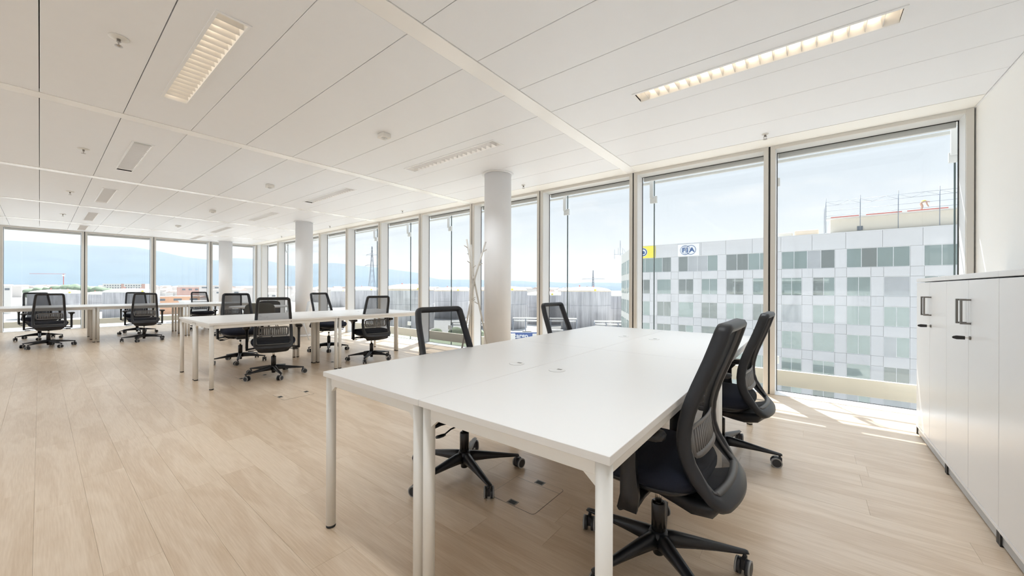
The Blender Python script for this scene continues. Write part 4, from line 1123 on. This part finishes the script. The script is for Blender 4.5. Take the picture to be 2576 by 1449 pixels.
for i in range(900):
    ang = math.radians(rt.uniform(-6, 64)); dist = rt.uniform(520, 2600)
    if math.degrees(ang) < 11: dist = 820 + dist*.7
    u, v = math.cos(ang)*dist, math.sin(ang)*dist
    sx_, sy_, hh = rt.uniform(8, 26), rt.uniform(8, 22), rt.uniform(6, 19) * (1+dist/5000)
    rm = Matrix.Translation(W(u, v, 0)) @ Matrix.Rotation(rt.uniform(0, 1.5), 4, 'Z')
    tw.box((-sx_/2, -sy_/2, GZ), (sx_/2, sy_/2, GZ+hh), rm)
    b = len(tr_.v); z = GZ+hh
    tr_.v += [rm @ Vector(p) for p in ((-sx_/2-.3, -sy_/2-.3, z), (sx_/2+.3, -sy_/2-.3, z), (sx_/2+.3, sy_/2+.3, z), (-sx_/2-.3, sy_/2+.3, z), (-sx_/2, 0, z+2.6), (sx_/2, 0, z+2.6))]
    for q in ((0, 1, 5, 4), (2, 3, 4, 5), (1, 2, 5), (3, 0, 4)): tr_.face([b+k for k in q])
town = thing_mesh('distant_town', tw, M['town'], 'pale houses of the town spread below the mountain', 'town', kind='stuff', recalc=False)
tag(part('town_roofs', tr_, M['town_roof'], town, recalc=False), kind='stuff')
def blob(m, c, r, seed, sq=.8):
    rb = random.Random(seed); bm = bmesh.new(); bmesh.ops.create_icosphere(bm, subdivisions=3, radius=1)
    off = [Vector((rb.uniform(-1, 1), rb.uniform(-1, 1), rb.uniform(-.4, 1))).normalized() for _ in range(22)]
    b = len(m.v); m.smooth = True
    for vv in bm.verts:
        d = vv.co.normalized(); k = .72 + .34*max(max(0, d.dot(o_))**6 for o_ in off) + rb.uniform(-.05, .05)
        m.v.append(Vector((d.x*r*k, d.y*r*k, d.z*r*k*sq)) + Vector(c))
    for f in bm.faces: m.face([b+x.index for x in f.verts])
    bm.free(); m.smooth = False
trees = [(732.7, -7.4, -2, 8), (725, -1, -.5, 8), (716, 6, .2, 7), (706, 13, 1.5, 9), (698, 20, 3.0, 10), (692, 27, 2.5, 11), (685, 32, 2.6, 9), (679, 37, .5, 9), (670, 45, .5, 10), (640, 50, -1, 8)]
tl = ['bluish round tree left of the chair back, leftmost of the trees', 'second dark round tree from the left below the mountain', 'third tree from the left below the mountain', 'fourth tree, broad and pale green, left of the mullion', 'tallest pale green tree left of the first end mullion', 'pale green tree touching the first end mullion', 'pale green tree behind the first end mullion', 'pale tree just right of the first end mullion', 'green tree between the mullion and the apartment block', 'tree in front of the white apartment block']
for i, ((u, v, z, r), lab) in enumerate(zip(trees, tl)):
    t = empty('tree', W(u, v, GZ)); tag(t, lab, 'tree', 'trees in the town below the mountain')
    m = MB(); blob(m, W(u, v, z-r*.62), r*.82, 50+i, 1.0); part('foliage', m, M['leaf'], t)
    part('trunk', MB().cyl(W(u, v, GZ), W(u, v, z-r*1.0), .5, .35, n=8), M['bark'], t)
# shrubs and pipes in the yard, lorries
sh = [(120, 112, 3.2), (128, 108, 2.6), (112, 118, 2.4), (75, 112, 2.0)]
for i, (u, v, r) in enumerate(sh):
    m = MB(); blob(m, W(u, v, GZ+r*.6), r, 90+i); thing_mesh('bush', m, M['grass'], ['large green bush in the yard below the coat rack', 'medium green bush in the yard below the tanks', 'green bush left of the parked lorries', 'small bush near the pipe racks'][i], 'bush', 'green bushes in the yard')
tag(thing_mesh('verge', MB().ubox(60, 150, 60, 100, GZ, GZ+.3), M['grass'], None), kind='structure')
lo_pos = [(90.5, 119.6), (86.2, 123.2), (96.5, 113.0), (84, 133)]
dL = (Vector((-85.3, 123.8, 0)) - Vector((-93.5, 117.3, 0)))
for i, (u, v) in enumerate(lo_pos):
    t = empty('lorry', W(u, v, GZ)); tag(t, ['blue tarpaulin lorry with white lettering parked below the tanks', 'second parked lorry, blue sided, right of the lettered one', 'parked lorry left of the lettered one, mostly behind the column', 'white topped lorry parked behind the lettered one'][i], 'lorry', 'lorries parked in the yard')
    rm = Matrix.Translation(W(u, v, GZ)) @ Matrix.Rotation(math.atan2(dL.y, dL.x), 4, 'Z')
    part('trailer', MB().box((-5, -1.2, 1.1), (4.2, 1.2, 3.7), rm), M['lorry_blue'] if i < 3 else M['white_out'], t)
    part('trailer_roof', MB().box((-5.1, -1.25, 3.7), (4.3, 1.25, 3.95), rm), M['white_out'], t)
    part('cab', MB().box((4.6, -1.15, .6), (6.6, 1.15, 3.3), rm), M['white_out'], t, bevel=.15)
    for x in (-4, -3, 2.8, 5.6):
        for y in (-1.1, 1.1): part('wheel', MB().cyl(rm @ Vector((x, y-.15, .5)), rm @ Vector((x, y+.15, .5)), .5, n=14), M['foot'], t)
    if i == 0:
        me = text_mesh('cargo', 2.6, .03, .05); me.materials.append(M['sign_white']); o = mk('lettering', me, t); o.matrix_local = Matrix.Rotation(math.atan2(dL.y, dL.x), 4, 'Z') @ Matrix.Translation((0, -1.26, 2.35)) @ Matrix.Rotation(PI/2, 4, 'X')
# pipe racks
for i, (u, v, L_, z, lab) in enumerate(((98, 148, 30, -13.0, 'white pipe rack at the foot of the big right tank'), (122, 128, 26, -15.0, 'white pipe rack in front of the tank by the column'), (60, 150, 24, -12.5, 'white pipe rack next to the office block corner'))):
    t = empty('pipe_rack', W(u, v, GZ)); tag(t, lab, 'pipe rack', 'pipe racks in the tank yard')
    rm = Matrix.Translation(W(u, v, 0)) @ Matrix.Rotation(.55, 4, 'Z')
    for k in range(4): part('pipe', MB().cyl(rm @ Vector((-L_/2, k*.8, z-(k % 2)*1.3)), rm @ Vector((L_/2, k*.8, z-(k % 2)*1.3)), .28, n=8), M['white_out'], t)
    for k in range(6): part('post', MB().box((-L_/2+L_*k/5-.15, -.3, GZ), (-L_/2+L_*k/5+.15, 2.8, z-.3), rm), M['scaff'], t)
# crane far away
cr_ = empty('tower_crane', W(934.6, 23.7, GZ)); tag(cr_, 'thin distant tower crane in front of the mountain at left', 'crane')
part('mast', MB().box((-935.0, 23.3, GZ), (-934.2, 24.1, 22)), M['red'], cr_)
part('jib', MB().cyl(W(934.6, 26, 22.3), W(960, -10, 22.3), .3, n=4), M['red'], cr_)
part('cab', MB().box((-936, 22, 18.5), (-933, 25, 21)), M['white_out'], cr_)
# hills: ridge line as (bearing deg from u, elevation deg)
sil = [(-60, 3.4), (-35, 3.9), (-15, 4.0), (-3.47, 4.13), (-2.13, 4.2), (-.93, 4.25), (.11, 4.24), (1.45, 4.21), (2.81, 4.22), (4.22, 4.26), (5.8, 4.35), (7.01, 4.23), (7.95, 4.08), (8.93, 3.84), (10.1, 3.55), (11.67, 3.37), (13.32, 3.26), (14.85, 3.63), (17.14, 3.64), (18.87, 3.36), (21.25, 2.83), (23.24, 3.21), (25.79, 3.46), (27.54, 3.35), (28.66, 3.21), (31.82, 2.95), (34.56, 2.6), (37.43, 2.29), (39.04, 1.66), (40.56, 1.32), (44.88, 1.34), (51.41, 1.19), (53.29, 1.14), (55.23, .96), (57.16, 1.02), (60.91, .78), (62.79, .96), (67.71, .84), (71.98, .78), (80, .81), (92.2, .74), (102.4, .65), (125, .7)]
def ridge(b):
    for (a, ea), (c, ec) in zip(sil, sil[1:]):
        if a <= b <= c: return ea+(ec-ea)*(b-a)/(c-a)
    return sil[-1][1]
rh = random.Random(5)
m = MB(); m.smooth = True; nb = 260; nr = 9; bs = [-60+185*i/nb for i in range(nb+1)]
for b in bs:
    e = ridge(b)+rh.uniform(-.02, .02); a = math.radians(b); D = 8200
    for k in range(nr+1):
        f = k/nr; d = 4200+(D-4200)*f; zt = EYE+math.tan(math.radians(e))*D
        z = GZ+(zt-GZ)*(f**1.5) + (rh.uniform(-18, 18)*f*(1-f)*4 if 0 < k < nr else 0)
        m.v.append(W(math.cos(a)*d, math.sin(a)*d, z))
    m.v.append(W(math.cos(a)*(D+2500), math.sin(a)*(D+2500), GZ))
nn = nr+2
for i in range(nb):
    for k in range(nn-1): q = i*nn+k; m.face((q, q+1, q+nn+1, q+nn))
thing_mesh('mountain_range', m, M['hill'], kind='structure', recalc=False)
# haze lying over the landscape (starts well beyond the office building)
if HAZE > 0:
    hm = bpy.data.materials.new('haze'); hm.use_nodes = True; tt = hm.node_tree; tt.nodes.clear()
    vs = tt.nodes.new('ShaderNodeVolumeScatter'); vs.inputs['Density'].default_value = HAZE; vs.inputs['Color'].default_value = (.93, .968, .985, 1); vs.inputs['Anisotropy'].default_value = .0
    oo = tt.nodes.new('ShaderNodeOutputMaterial'); tt.links.new(vs.outputs[0], oo.inputs['Volume'])
    m = MB(); m.prism([(-100, -5000), (-100, 100), (2500, 100), (2500, 11000), (-11500, 11000), (-11500, -5000)], GZ+.05, 900, lambda a, b, z: Vector((a, b, z)))
    thing_mesh('haze', m, hm, 'pale summer haze over the landscape', 'haze', kind='stuff')
